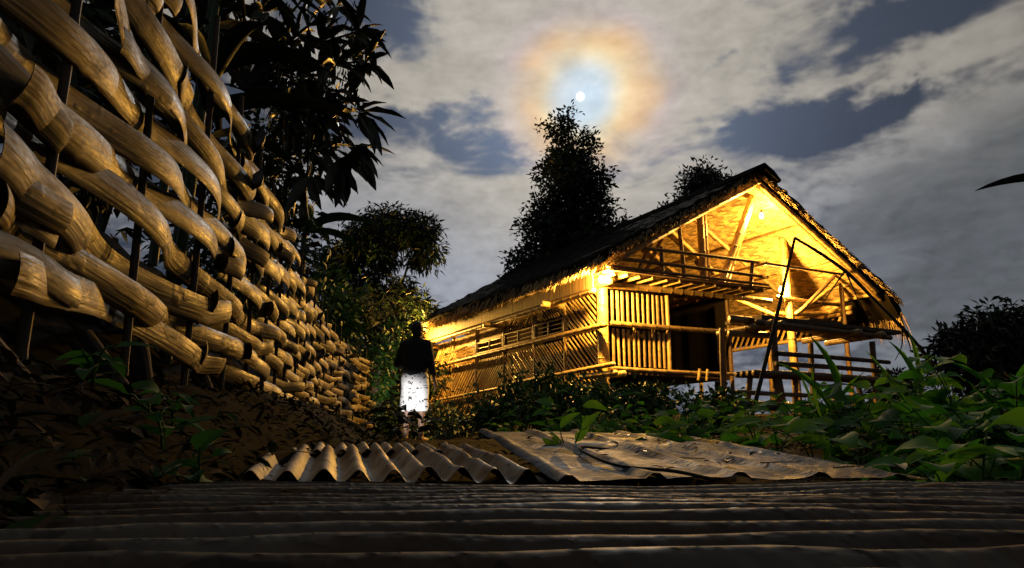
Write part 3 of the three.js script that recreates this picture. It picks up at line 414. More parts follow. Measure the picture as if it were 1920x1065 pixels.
// ------------------------------------------------------------------ woven bamboo fence
{
  const fence = thing('woven_fence', 'tall woven split-bamboo fence running back along the path', 'fence');
  const R = rng(77), L = fencePath.getLength(), stakes = [];
  for (let s = 0.05; s < L; s += 0.47 + 0.02 * s) stakes.push(s);
  const index = (s) => { for (let i = 1; i < stakes.length; i++) if (s < stakes[i]) return i - 1 + (s - stakes[i - 1]) / (stakes[i] - stakes[i - 1]); return stakes.length - 1 + (s - stakes[stakes.length - 1]) / 0.6; };
  const frame = (s) => { const t = Math.min(1, Math.max(0, s / L)), p = fencePath.getPointAt(t), d = fencePath.getTangentAt(t); return { p, d, n: V(-d.z, 0, d.x).multiplyScalar(1).normalize() }; };
  const low = (s) => 0.27 - 0.02 * smooth(3, 10, s), high = (s) => 1.3 - 0.06 * smooth(6, 11, s);
  stakes.forEach((s) => { const { p } = frame(s); pole('stake', [p.x, ground(p.x, p.z) - 0.1, p.z], [p.x + (R() - 0.5) * 0.04, high(s) + 0.1 + 0.08 * R(), p.z + (R() - 0.5) * 0.04], 0.011, 0.009, darkWood, fence); });
  const rows = 12;
  for (let r = 0; r < rows; r++) {
    let s = -0.2 - R() * 0.9;
    while (s < L - 0.15) {
      const len = 1.0 + 1.5 * R(), s1 = Math.min(L + 0.05, s + len), w = 0.062 + 0.026 * R(), arc = 0.2 + 0.22 * R(), lift = (R() - 0.5) * 0.03, end = R() < 0.4 ? 0.05 + 0.05 * R() : 0.01, endDrop = (R() - 0.4) * 0.06, ph = R() * 10, off = R();
      const n = Math.max(8, Math.round((s1 - s) / (s < 4 ? 0.02 : 0.03))), K = 7, col = [], tone = 0.72 + 0.4 * R(), pos = [], uv = [], idx = [], nodeAt = R() * 0.3, nodeGap = 0.26 + 0.12 * R();
      for (let j = 0; j <= n; j++) {
        const t = j / n, q = s + (s1 - s) * t, f = frame(q), i = index(q), c = Math.cos(Math.PI * (i + r)), A = 0.036 * c, tail = smooth(0.86, 1, t), head = smooth(0.1, 0, t);
        const over = A + (tail * end + head * end * 0.5) + 0.012 * Math.sin(q * 3 + ph), y0 = mix(low(q), high(q), (r + 0.35) / rows) + lift + 0.014 * Math.sin(q * 2.1 + ph) - 0.012 * c - tail * endDrop;
        const nd = Math.abs(((q - s + nodeAt) % nodeGap) - nodeGap / 2), bump = 1 + 0.07 * smooth(0.016, 0.004, nd), ww = w * bump * (1 - 0.12 * smooth(0.9, 1, t)), tilt = 0.25 * Math.sin(q * 2.7 + ph) - 0.15;
        for (const shell of [0, 1]) for (let k = 0; k < K; k++) { const a = (k / (K - 1) - 0.5) * Math.PI * arc, rr = ww / (2 * Math.sin(Math.PI * arc / 2)) * (shell ? 0.82 : 1), aa = a + tilt, ex = over + (Math.cos(aa) - Math.cos(Math.PI * arc / 2)) * rr, ey = Math.sin(aa) * rr; pos.push(f.p.x + f.n.x * ex, y0 + ey, f.p.z + f.n.z * ex); uv.push(q / 0.6 + off, (shell ? 0.9 : 0) + k / K * 0.45); const kc = tone * (1 - 0.5 * smooth(0.012, 0.004, Math.abs(nd - 0.008))); col.push(kc, kc * 0.985, kc * 0.95); }
      }
      const M = 2 * K;
      for (let j = 0; j < n; j++) { const a = j * M, b = a + M; for (let k = 0; k < K - 1; k++) { idx.push(a + k, a + k + 1, b + k, a + k + 1, b + k + 1, b + k); idx.push(a + K + k, b + K + k, a + K + k + 1, a + K + k + 1, b + K + k, b + K + k + 1); } idx.push(a, b, a + K, b, b + K, a + K, a + K - 1, a + M - 1, b + K - 1, b + K - 1, a + M - 1, b + M - 1); }
      for (const a of [0, n * M]) for (let k = 0; k < K - 1; k++) idx.push(a + k, a + k + 1, a + K + k, a + k + 1, a + K + k + 1, a + K + k);
      { const g = geoFrom(pos, uv, idx); g.setAttribute('color', new THREE.Float32BufferAttribute(col, 3)); part('bamboo_strip', g, fenceStrip[Math.floor(R() * 5)], fence); }
      s = s1 - 0.12 - 0.2 * R();
    }
  }
}

// ------------------------------------------------------------------ roofing sheets on the ground
function corrugated(len, wide, pitch, amp, shape, seed, thick = 0.0012) { // ridges along z (0 to -len), waves along x
  const n = Math.round(wide / pitch * 12), m = Math.round(len / 0.03), pos = [], uv = [], idx = [];
  for (let side = 0; side < 2; side++) for (let j = 0; j <= m; j++) for (let i = 0; i <= n; i++) { const x = (i / n - 0.5) * wide, z = -j / m * len, w = shape((i / n * wide / pitch) % 1), sag = (fbm(x * 2.2 + seed, z * 2.2, 2) - 0.5) * 0.018 + (fbm(x * 14 + seed, z * 9, 3, 1.5) - 0.5) * amp * 1.1; pos.push(x, w * amp + sag - side * thick, z); uv.push(x / 0.9, z / 0.9); }
  const at = (s, j, i) => s * (n + 1) * (m + 1) + j * (n + 1) + i;
  for (let s = 0; s < 2; s++) for (let j = 0; j < m; j++) for (let i = 0; i < n; i++) idx.push(at(s, j, i), at(s, j, i + 1), at(s, j + 1, i), at(s, j, i + 1), at(s, j + 1, i + 1), at(s, j + 1, i));
  for (let i = 0; i < n; i++) for (const j of [0, m]) idx.push(at(0, j, i), at(0, j, i + 1), at(1, j, i), at(1, j, i), at(0, j, i + 1), at(1, j, i + 1));
  for (let j = 0; j < m; j++) for (const i of [0, n]) idx.push(at(0, j, i), at(0, j + 1, i), at(1, j, i), at(1, j, i), at(0, j + 1, i), at(1, j + 1, i));
  return geoFrom(pos, uv, idx);
}
const wave = (t) => Math.cos(t * Math.PI * 2);
{
  const near = part('roofing_sheet', corrugated(4.2, 1.0, 0.072, 0.0085, wave, 3), sheetDark, scene); taken.roofing_sheet = 0;
  near.rotation.set(0, rad(90.6), 0); near.position.set(2.0, -0.07, -0.74); // ridges run from side to side
  tag(near, 'dark rusty corrugated sheet lying nearest, ridges running side to side', 'roofing sheet');
  const mid = part(numbered('roofing_sheet'), corrugated(0.86, 0.96, 0.076, 0.0165, wave, 9), sheetPale, scene);
  mid.position.set(-0.385, -0.074, -1.66); mid.rotation.order = 'YXZ'; mid.rotation.set(rad(3.5), rad(13.2), 0);
  tag(mid, 'pale corrugated sheet with ridges pointing away, left of the grey sheet', 'roofing sheet');
  const under = part(numbered('roofing_sheet'), corrugated(0.42, 0.98, 0.076, 0.0165, wave, 15), sheetPale, scene);
  under.position.set(-0.57, -0.034, -2.36); under.rotation.order = 'YXZ'; under.rotation.set(rad(3.2), rad(13.2), 0);
  tag(under, 'short pale corrugated end tucked under the back edge of the pale sheet', 'roofing sheet');
  const rib = (t) => (t < 0.12 ? smooth(0, 0.05, t) : t < 0.24 ? smooth(0.24, 0.17, t) : 0);
  const grey = part(numbered('roofing_sheet'), corrugated(1.5, 0.86, 0.19, 0.012, rib, 21), sheetGrey, scene);
  grey.position.set(0.52, -0.078, -1.66); grey.rotation.order = 'YXZ'; grey.rotation.set(rad(4.6), rad(9), rad(-0.5));
  tag(grey, 'flat grey ribbed metal sheet littered with dry leaves, under the weeds', 'roofing sheet');
}

// ------------------------------------------------------------------ low bamboo bench with a plank counter, before the porch
{
  const [ox, oz] = [0, 4], o = hutToWorld(ox, 0, oz), bench = thing('bamboo_bench', 'dark bamboo bench with back rails under a long plank counter', 'bench', [o.x, 0, o.z], TURN), g0 = 0.2, R = rng(91);
  const legs = [[0.48, 0.0, 1.9], [2.86, 0.0, 1.72], [2.2, -0.75, 1.74], [0.1, -0.75, 1.86]];
  for (const [x, z, h] of legs) pole('leg', [x - 0.05, g0, z], [x, h, z], 0.055, 0.05, oldBamboo, bench);
  const top = holder('counter', bench);
  for (let k = 0; k < 4; k++) { const b = box('plank', 0.1 + 0.1 * R(), 3.62 - 0.12 * R(), 1.9 + 0.004 * k, 1.965, -0.12 - k * 0.2, 0.06 - k * 0.2, darkWood, top); b.rotation.z = -0.002; }
  pole('counter_beam', [0.02, 1.84, 0.08], [3.35, 1.82, 0.02], 0.05, 0.045, oldBamboo, top);
  for (const x of [0.2, 0.42, 2.25, 2.86]) pole('cross_beam', [x, 1.82, 0.25], [x, 1.8, -0.95], 0.055, 0.05, bamboo[2], top);
  pole('cross_beam', [-0.1, 1.94, -0.35], [0.75, 1.92, -0.2], 0.07, 0.06, bamboo[1], top); pole('cross_beam', [-0.1, 1.72, -0.4], [0.62, 1.7, -0.2], 0.055, 0.05, bamboo[1], top);
  pole('back_rail', [0.4, 1.375, 0.06], [3.18, 1.37, 0.06], 0.04, 0.036, darkWood, bench); pole('back_rail', [0.4, 1.21, 0.07], [3.2, 1.2, 0.07], 0.044, 0.038, darkWood, bench);
  const seat = holder('seat', bench); for (let k = 0; k < 4; k++) pole('seat_pole', [-0.15, 1.04, 0.12 - k * 0.12], [2.9, 1.05, 0.12 - k * 0.12], 0.05, 0.045, k ? darkWood : oldBamboo, seat);
  pole('cross_rail', [-0.5, 0.74, 0.1], [2.3, 0.74, 0.1], 0.036, 0.032, oldBamboo, bench); pole('cross_rail', [-0.55, 0.55, 0.2], [2.65, 0.52, 0.2], 0.07, 0.065, darkWood, bench); pole('cross_rail', [-0.5, 0.6, -0.5], [1.9, 0.62, -0.5], 0.04, 0.04, bamboo[1], bench);
  for (const [x, e] of [[0.0, 0.2], [0.62, -0.12], [2.0, 0.25], [2.5, -0.2], [1.0, 0.1]]) pole('strut', [x - e, g0, -0.1], [x, 1.02, -0.1], 0.05, 0.045, oldBamboo, bench);
  const sh = box('side_shelf', 2.05, 2.92, 2.14, 2.17, -1.0, -0.6, darkWood, bench); pole('shelf_post', [2.12, 1.9, -0.8], [2.12, 2.15, -0.8], 0.05, 0.05, oldBamboo, bench);
}
{ // broken, bent pole leaning over the bench
  const p = thing('bent_pole', 'thin dark broken pole bent over the bench, frayed at its low tip', 'pole', [2.957, 0.2, -9.5]);
  const k = (name, pts, r) => part(name, tube(pts, r, 7, 2), rope, p);
  k('pole_shaft', [[0, -0.1, 0], [0.4, 1.15, 0.02], [0.806, 2.465, 0]], [0.03, 0.026, 0.018]);
  k('bent_shaft', [[0.8, 2.47, 0], [1.15, 2.22, 0.03], [1.47, 1.98, 0], [1.8, 1.6, 0.0], [2.15, 1.18, 0.02], [2.54, 0.69, 0]], [0.017, 0.022, 0.026, 0.02, 0.026, 0.012]);
  for (const [a, b, c] of [[[2.1, 1.24, 0], [2.07, 1.02, 0], [1.95, 0.83, 0.03]], [[2.13, 1.2, 0], [2.17, 1.05, 0], [2.18, 0.93, 0]], [[2.3, 0.98, 0], [2.37, 0.8, 0.04], [2.4, 0.68, 0.05]], [[2.36, 0.92, 0], [2.46, 0.8, -0.04], [2.58, 0.64, -0.06]], [[1.45, 1.98, 0], [1.5, 1.75, 0.05], [1.58, 1.5, 0.04]], [[1.42, 2.0, 0], [1.2, 1.75, 0.1], [0.95, 1.45, 0.2]]]) k('frayed_strand', [a, b, c], [0.013, 0.008, 0.004]);
}

// ------------------------------------------------------------------ person
function surfaceNets(f, lo, hi, cell) { // mesh of f = 0, inside negative
  const n = [0, 1, 2].map((i) => Math.ceil((hi[i] - lo[i]) / cell) + 1), val = new Float32Array(n[0] * n[1] * n[2]), at = (x, y, z) => (z * n[1] + y) * n[0] + x;
  for (let z = 0; z < n[2]; z++) for (let y = 0; y < n[1]; y++) for (let x = 0; x < n[0]; x++) val[at(x, y, z)] = f(lo[0] + x * cell, lo[1] + y * cell, lo[2] + z * cell);
  const id = new Int32Array(val.length).fill(-1), pos = [], uv = [], idx = [], E = []; for (let a = 0; a < 8; a++) for (const b of [1, 2, 4]) if (!(a & b)) E.push([a, a | b]);
  for (let z = 0; z < n[2] - 1; z++) for (let y = 0; y < n[1] - 1; y++) for (let x = 0; x < n[0] - 1; x++) {
    let mask = 0; const v = []; for (let c = 0; c < 8; c++) { v[c] = val[at(x + (c & 1), y + ((c >> 1) & 1), z + (c >> 2))]; if (v[c] < 0) mask |= 1 << c; }
    if (mask === 0 || mask === 255) continue;
    let sx = 0, sy = 0, sz = 0, k = 0; for (const [a, b] of E) if ((v[a] < 0) !== (v[b] < 0)) { const t = v[a] / (v[a] - v[b]); sx += mix(a & 1, b & 1, t); sy += mix((a >> 1) & 1, (b >> 1) & 1, t); sz += mix(a >> 2, b >> 2, t); k++; }
    id[at(x, y, z)] = pos.length / 3; const X = lo[0] + (x + sx / k) * cell, Y = lo[1] + (y + sy / k) * cell, Z = lo[2] + (z + sz / k) * cell; pos.push(X, Y, Z); uv.push((X + Z * 0.4) / 0.4, Y / 0.4);
  }
  const quad = (a, b, c, d, flip) => { if (a < 0 || b < 0 || c < 0 || d < 0) return; flip ? idx.push(a, c, b, b, c, d) : idx.push(a, b, c, b, d, c); };
  for (let z = 1; z < n[2] - 1; z++) for (let y = 1; y < n[1] - 1; y++) for (let x = 1; x < n[0] - 1; x++) {
    const v = val[at(x, y, z)] < 0;
    if (v !== val[at(x + 1, y, z)] < 0) quad(id[at(x, y - 1, z - 1)], id[at(x, y, z - 1)], id[at(x, y - 1, z)], id[at(x, y, z)], !v);
    if (v !== val[at(x, y + 1, z)] < 0) quad(id[at(x - 1, y, z - 1)], id[at(x - 1, y, z)], id[at(x, y, z - 1)], id[at(x, y, z)], !v);
    if (v !== val[at(x, y, z + 1)] < 0) quad(id[at(x - 1, y - 1, z)], id[at(x, y - 1, z)], id[at(x - 1, y, z)], id[at(x, y, z)], !v);
  }
  return geoFrom(pos, uv, idx);
}
const smin = (a, b, k) => { const h = Math.max(k - Math.abs(a - b), 0) / k; return Math.min(a, b) - h * h * k * 0.25; };
const cap = (p, a, b, ra, rb, sx = 1, sz = 1) => { const bx = (b[0] - a[0]) / sx, by = b[1] - a[1], bz = (b[2] - a[2]) / sz, px = (p[0] - a[0]) / sx, py = p[1] - a[1], pz = (p[2] - a[2]) / sz, h = Math.min(1, Math.max(0, (px * bx + py * by + pz * bz) / (bx * bx + by * by + bz * bz + 1e-9))); return Math.hypot(px - bx * h, py - by * h, pz - bz * h) - mix(ra, rb, h); };
{
  const gx = -1.38, gz = -10.6, man = thing('person', 'person in dark long-sleeved top and white shorts, back turned, beside the hut wall', 'person', [gx, ground(gx, gz), gz], rad(-14));
  const skin = std({ color: new THREE.Color().setRGB(0.22, 0.12, 0.075), roughness: 0.55 }), cloth = std({ color: new THREE.Color().setRGB(0.012, 0.013, 0.016), roughness: 0.9 });
  const print = tex(256, 256, (u, v) => { const a = tn(u, v, 10, 14, 3), b = tn(u, v, 26, 30, 6), k = (a > 0.7 && b > 0.45) || (Math.abs(a - 0.5) < 0.012 && b > 0.5) ? 0.35 : 1; return [232 * k, 232 * k, 236 * k]; });
  const pale = std({ map: print, roughness: 0.9 }), hairM = std({ color: new THREE.Color().setRGB(0.012, 0.01, 0.009), roughness: 0.6 });
  const arms = [{ s: [0.175, 1.37, 0.01], e: [0.245, 1.1, 0.04], w: [0.285, 0.86, -0.02] }, { s: [-0.175, 1.37, 0.01], e: [-0.265, 1.12, 0.02], w: [-0.12, 1.0, -0.2] }];
  const legs = [1, -1].map((s) => ({ h: [s * 0.09, 0.9, 0.01], k: [s * 0.105, 0.49, -0.015 * s], a: [s * 0.115, 0.085, 0.02], t: [s * 0.14, 0.035, -0.13] }));
  const headC = [0.015, 1.575, -0.02];
  const headSdf = (p) => { let d = cap(p, [0.012, 1.61, 0.0], [0.02, 1.55, -0.03], 0.096, 0.076, 0.88, 1.06); d = smin(d, cap(p, [0.02, 1.51, -0.06], [0.02, 1.5, -0.075], 0.04, 0.035), 0.05); d = smin(d, cap(p, [0.021, 1.575, -0.118], [0.021, 1.55, -0.132], 0.012, 0.014), 0.02); for (const s of [-1, 1]) { d = smin(d, cap(p, [0.015 + s * 0.084, 1.595, 0.0], [0.015 + s * 0.086, 1.56, 0.0], 0.014, 0.012, 0.6, 1.4), 0.01); d = -smin(-d, cap(p, [0.018 + s * 0.034, 1.592, -0.112], [0.018 + s * 0.03, 1.592, -0.112], 0.012, 0.012), 0.015); } d = -smin(-d, cap(p, [0.0, 1.523, -0.112], [0.04, 1.523, -0.112], 0.006, 0.006), 0.012); return d; };
  const body = (p) => {
    let d = cap(p, [0, 0.95, 0], [0, 1.12, 0.0], 0.125, 0.115, 1.2, 0.85); d = smin(d, cap(p, [0, 1.15, 0], [0, 1.34, 0.01], 0.12, 0.125, 1.3, 0.85), 0.1);
    d = smin(d, cap(p, [0, 1.4, 0.01], [0.012, 1.52, -0.01], 0.056, 0.052), 0.06);
    for (const a of arms) { d = smin(d, cap(p, a.s, a.e, 0.055, 0.042), 0.05); d = smin(d, cap(p, a.e, a.w, 0.042, 0.027), 0.02); }
    for (const l of legs) { d = smin(d, cap(p, l.h, l.k, 0.088, 0.055), 0.04); d = smin(d, cap(p, l.k, l.a, 0.056, 0.036), 0.03); d = smin(d, cap(p, [l.a[0], 0.045, 0.05], l.t, 0.04, 0.032), 0.03); }
    return smin(d, headSdf(p), 0.02);
  };
  const hand = (a, curl) => { const w = V(...a.w), d = w.clone().sub(V(...a.e)).normalize(), side = V(0, 0, 1).addScaledVector(d, -d.z).normalize(), palmN = V().crossVectors(d, side), chains = [], P = (l, s, n) => w.clone().addScaledVector(d, l).addScaledVector(side, s).addScaledVector(palmN, n).toArray(); chains.push([P(-0.01, 0, 0), P(0.07, 0, 0), 0.03, 0.036]); [[-0.03, 0.06], [-0.01, 0.072], [0.011, 0.068], [0.03, 0.052]].forEach(([s, l]) => { chains.push([P(0.075, s, 0), P(0.075 + l * 0.5, s * 1.1, curl * 0.4 * l), 0.0095, 0.009], [P(0.075 + l * 0.5, s * 1.1, curl * 0.4 * l), P(0.075 + l, s * 1.1, curl * l), 0.009, 0.0075]); }); chains.push([P(0.02, -0.025, 0.0), P(0.05, -0.055, 0.012), 0.013, 0.011], [P(0.05, -0.055, 0.012), P(0.085, -0.062, 0.02), 0.011, 0.008]); return (p) => { let q = cap(p, chains[0][0], chains[0][1], 0.026, 0.03); for (let i = 1; i < chains.length; i++) q = smin(q, cap(p, ...chains[i]), 0.008); return q; }; };
  const geos = [surfaceNets((x, y, z) => body([x, y, z]), [-0.36, -0.02, -0.28], [0.36, 1.74, 0.22], 0.013)];
  arms.forEach((a, i) => { const h = hand(a, i ? 0.6 : 0.35); geos.push(surfaceNets((x, y, z) => h([x, y, z]), [a.w[0] - 0.16, a.w[1] - 0.2, a.w[2] - 0.2], [a.w[0] + 0.2, a.w[1] + 0.12, a.w[2] + 0.16], 0.0045)); });
  part('body', mergeGeometries(geos), skin, man);
  const fold = (p, k) => (fbm(p[0] * 14 + p[1] * 5, p[1] * 9 + p[2] * 12, 2, k) - 0.5) * 0.016;
  part('top', surfaceNets((x, y, z) => { const p = [x, y, z]; let d = cap(p, [0, 0.98, 0.005], [0, 1.14, 0.005], 0.148, 0.14, 1.2, 0.85); d = smin(d, cap(p, [0, 1.15, 0], [0, 1.34, 0.012], 0.142, 0.138, 1.3, 0.85), 0.1); d = smin(d, cap(p, [0, 1.42, 0.012], [0.01, 1.46, 0.005], 0.075, 0.07), 0.05); for (const a of arms) { d = smin(d, cap(p, a.s, a.e, 0.072, 0.058), 0.05); d = smin(d, cap(p, a.e, a.w, 0.057, 0.043), 0.02); } return Math.max(d + fold(p, 2), 0.93 - y + 0.01 * Math.sin(x * 30)); }, [-0.4, 0.8, -0.3], [0.4, 1.56, 0.26], 0.012), cloth, man);
  part('shorts', surfaceNets((x, y, z) => { const p = [x, y, z]; let d = cap(p, [0, 0.88, 0], [0, 0.96, 0], 0.138, 0.134, 1.15, 0.86); for (const l of legs) d = smin(d, cap(p, l.h, l.k, 0.112, 0.098), 0.03); return Math.max(d + fold(p, 5), 0.43 - y); }, [-0.32, 0.36, -0.26], [0.32, 1.1, 0.26], 0.012), pale, man);
  part('hair', surfaceNets((x, y, z) => { const p = [x, y, z]; let d = cap(p, [0.012, 1.615, 0.008], [0.016, 1.56, 0.01], 0.104, 0.085, 0.9, 1.06); return Math.max(d + fold(p, 8) * 0.7, (z + 0.075) * -1 - (y - 1.6) * 0.5, 1.5 - y); }, [-0.14, 1.44, -0.16], [0.16, 1.76, 0.16], 0.009), hairM, man);
}

// ------------------------------------------------------------------ trees
function makeTree({ name, label, group, at, lobes, trunk, limbs, leaf, count, mats, seed, hang = 0.2, clump = 28, spread = 0.3, slim = 0.32 }) {
  const R = rng(seed), t = thing(name, label, 'tree', at, 0, group);
  const tr = part('trunk', tube(trunk.map((p) => p.slice(0, 3)), trunk.map((p) => p[3]), 8, 1), bark, t);
  const twig = [];
  for (const b of limbs) twig.push(tube(b.map((p) => p.slice(0, 3)), b.map((p) => p[3]), 6, 1));
  const sets = mats.map(() => new Leaves()), vol = lobes.map(([, , , a, b, c]) => a * b * c), tot = vol.reduce((x, y) => x + y, 0);
  const q = []; lobes.forEach((l, i) => { const N = Math.max(2, Math.round(count / clump * Math.pow(vol[i] / tot, 0.9))); for (let k = 0; k < N; k++) { const d = sphereDir(R), r = Math.pow(R(), 0.42) * (0.82 + 0.36 * R()); q.push([V(l[0] + d.x * l[3] * r, l[1] + d.y * l[4] * r, l[2] + d.z * l[5] * r), V(l[0], l[1] - l[4] * 0.3, l[2]), R() < 0.75 ? 0 : 1 % mats.length]); } });
  for (const [c, o, which] of q) {
    const sz = spread * (0.55 + 0.8 * R()), out = c.clone().sub(o).normalize();
    if (R() < 0.6) { const m = c.clone().lerp(o, 0.5); m.y += 0.05; twig.push(tube([o.toArray(), m.toArray(), c.toArray()], [leaf * 0.1, leaf * 0.05], 4, 1)); }
    for (let k = 0; k < clump; k++) {
      const e = sphereDir(R).multiplyScalar(sz * Math.pow(R(), 0.5)), p = c.clone().add(e), d = e.clone().normalize().multiplyScalar(0.6).addScaledVector(out, 0.3).add(V(0, -hang * 1.6 * R(), 0)).addScaledVector(sphereDir(R), 0.9).normalize(), n = sphereDir(R).add(V(0, 0.7, 0)).normalize();
      sets[which].small(p, d, n, leaf * (0.65 + 0.7 * R()), leaf * slim * (0.7 + 0.6 * R()));
    }
  }
  if (twig.length) part('limbs', mergeGeometries(twig), bark, t);
  sets.forEach((s, i) => { if (s.pos.length) part('crown', s.geo(), mats[i], t); });
  return t;
}
const F = foliage;
{ // tall tree under the moon, behind the hut
  const lobes = []; const w = [[0, 12.6, 0.3], [0.1, 12.0, 0.45], [-0.55, 11.6, 0.5], [0.85, 11.5, 0.45], [0, 10.6, 0.95], [-0.7, 10.2, 0.6], [0.8, 9.7, 0.7], [0.1, 9.4, 1.15], [-0.8, 8.6, 0.8], [1.1, 8.7, 0.7], [0.2, 8.0, 1.4], [1.6, 7.7, 0.75], [-1.2, 7.4, 0.85], [0.2, 6.6, 1.7], [-1.6, 6.2, 0.95], [1.5, 6.3, 1.0], [-2.1, 5.2, 0.9], [-0.5, 5.2, 1.7], [1.2, 4.8, 1.4]];
  w.forEach(([x, y, r], i) => lobes.push([x, y, ((i * 7) % 5 - 2) * 0.25, r, r * 0.85, r]));
  const b = ground(3.1, -27); makeTree({ name: 'tall_tree', label: 'tall pointed tree rising to the moon behind the hut', at: [2.2, b, -27], lobes: lobes.map(([x, y, z, a, c, e]) => [x, y - b + 0.1, z, a, c, e]), trunk: [[0, -0.2, 0, 0.22], [0.05, 4, 0, 0.17], [0, 8, 0, 0.1], [0, 12.4, 0, 0.03]], limbs: [[[0, 6, 0, 0.06], [1, 7.2, 0, 0.04], [1.6, 7.7, 0, 0.02]], [[0, 5, 0, 0.07], [-1, 5.6, 0, 0.04], [-1.7, 6.2, 0, 0.02]], [[0, 9, 0, 0.05], [0.5, 10, 0, 0.03], [0.6, 11.4, 0, 0.01]]], leaf: 0.21, count: 30000, mats: [F.dark, F.mid], seed: 301, hang: 0.15, spread: 0.4, slim: 0.42 });
}
{
  const b = ground(8, -30);
  const mk = (lobes) => lobes.map(([x, y, r]) => [x, y - b, (x * 3 % 1) - 0.3, r, r * 0.8, r]);
  makeTree({ name: 'leafy_tree', label: 'leafy treetop showing above the dark roof slope, right of the tall tree', at: [8.3, b, -30], lobes: mk([[0, 11.0, 0.8], [-0.1, 10.2, 1.0], [1.0, 10.6, 0.7], [1.6, 10.3, 0.5], [-0.9, 9.5, 1.0], [0.7, 9.6, 1.0], [-1.4, 8.8, 0.8], [-0.6, 8.4, 1.2]]), trunk: [[0, 0, 0, 0.2], [0.1, 5, 0, 0.14], [0, 11, 0, 0.04]], limbs: [[[0, 8, 0, 0.06], [0.8, 9.4, 0, 0.03], [1.4, 10.4, 0, 0.02]]], leaf: 0.24, slim: 0.42, count: 10000, mats: [F.dark, F.mid], seed: 302, spread: 0.45 });
  makeTree({ name: 'leafy_tree', label: 'small low treetop peeping over the roof between the two bigger trees', at: [5.6, b, -30], lobes: mk([[-0.4, 8.5, 0.5], [0.3, 8.7, 0.4], [-0.2, 7.9, 0.7]]), trunk: [[0, 0, 0, 0.12], [0, 4, 0, 0.09], [0, 8.5, 0, 0.02]], limbs: [], leaf: 0.28, count: 1400, mats: [F.dark], seed: 303, spread: 0.4 });
}
{ // drooping round-headed tree left of the hut
  const b = ground(-4.4, -23), L = [[-1.6, 6.0, 0.7], [-0.8, 6.6, 0.8], [0.2, 7.0, 0.9], [1.2, 7.0, 0.75], [1.6, 6.3, 0.6], [-2.0, 5.3, 0.55], [-0.7, 5.4, 0.6], [0.6, 5.0, 0.7], [1.2, 4.5, 0.7], [-0.2, 4.2, 0.8], [-1.2, 4.2, 0.7], [0.8, 3.5, 0.7], [-0.6, 3.2, 0.8], [0, 6.1, 0.6]];
  makeTree({ name: 'drooping_tree', label: 'round-headed drooping tree against the sky left of the hut', at: [-4.4, b, -22.5], lobes: L.map(([x, y, r]) => [x * 0.85 + 0.3, y - b - 0.45, (x * 5 % 1) * 0.6, r * 0.9, r * 0.66, r * 0.9]), trunk: [[0.2, -0.2, 0, 0.2], [0.1, 2.5, 0, 0.15], [0.2, 4.5, 0, 0.08]], limbs: [[[0.1, 2.8, 0, 0.08], [0.8, 4.2, 0, 0.05], [1.4, 6.3, 0, 0.02]], [[0.1, 2.8, 0, 0.08], [-0.5, 4.5, 0, 0.05], [-1.2, 6.3, 0, 0.02]], [[0.2, 4, 0, 0.05], [0.1, 5.5, 0, 0.03], [0.3, 6.8, 0, 0.015]]], leaf: 0.24, count: 18000, mats: [F.dark, F.mid], seed: 304, hang: 0.9, spread: 0.36, slim: 0.24 });
  // dark thicket trees behind the person
  const thicket = [[-3.2, -16.5, 3.3, 1.5, 'dark bushy tree directly behind the person at the end of the path'], [-5.2, -15.5, 3.4, 1.6, 'dark bushy tree behind the far end of the woven fence'], [-4.0, -24.5, 3.6, 1.5, 'dark bushy tree touching the far thatch end of the hut']];
  thicket.forEach(([x, z, h, r, label], i) => { const g = ground(x, z); makeTree({ name: 'bushy_tree', label, at: [x, g, z], group: 'dark trees at the end of the path', lobes: [[0, h * 0.8, 0, r * 0.7, r * 0.55, r * 0.7], [-0.5, h * 0.5, 0.2, r * 0.8, r * 0.6, r * 0.8], [0.5, h * 0.42, 0, r * 0.8, r * 0.6, r * 0.8], [0, h * 0.2, 0.3, r * 0.9, r * 0.5, r * 0.8]], trunk: [[0, -0.1, 0, 0.12], [0, h * 0.4, 0, 0.09], [0, h * 0.8, 0, 0.03]], limbs: [], leaf: 0.2, count: 8200, mats: [F.dark, F.mid], seed: 320 + i, spread: 0.36, hang: 0.4 }); });
  const right = [[15.8, -24, 4.4, 1.9, 'large dark tree at the right edge beyond the weeds'], [18.6, -25, 4.2, 1.9, 'dark tree cut off by the right edge of the picture'], [11.3, -22, 2.0, 0.62, 'small dark bushy tree right of the bench'], [13.4, -26, 1.1, 0.6, 'low dark bush between the small tree and the large right tree']];
  right.forEach(([x, z, h, r, label], i) => { const g = ground(x, z); makeTree({ name: i < 2 ? 'spreading_tree' : 'small_tree', label, at: [x, g, z], lobes: [[0, h - g - r * 0.55, 0, r * 0.75, r * 0.5, r * 0.7], [-r * 0.55, h - g - r * 0.9, 0, r * 0.6, r * 0.5, r * 0.6], [r * 0.5, h - g - r * 0.8, 0.2, r * 0.6, r * 0.5, r * 0.6], [0, h - g - r * 1.5, 0, r * 0.7, r * 0.5, r * 0.7], [r * 0.1, h - g - r * 2.1, 0, r * 0.6, r * 0.4, r * 0.6]], trunk: [[0, -0.2, 0, 0.18], [0.1, (h - g) * 0.5, 0, 0.12], [0, h - g - 0.3, 0, 0.03]], limbs: [], leaf: i < 2 ? 0.32 : 0.2, count: i < 2 ? 9000 : 2600, mats: [F.dark, F.mid], seed: 340 + i, spread: i < 2 ? 0.42 : 0.25, hang: 0.4 }); });
}
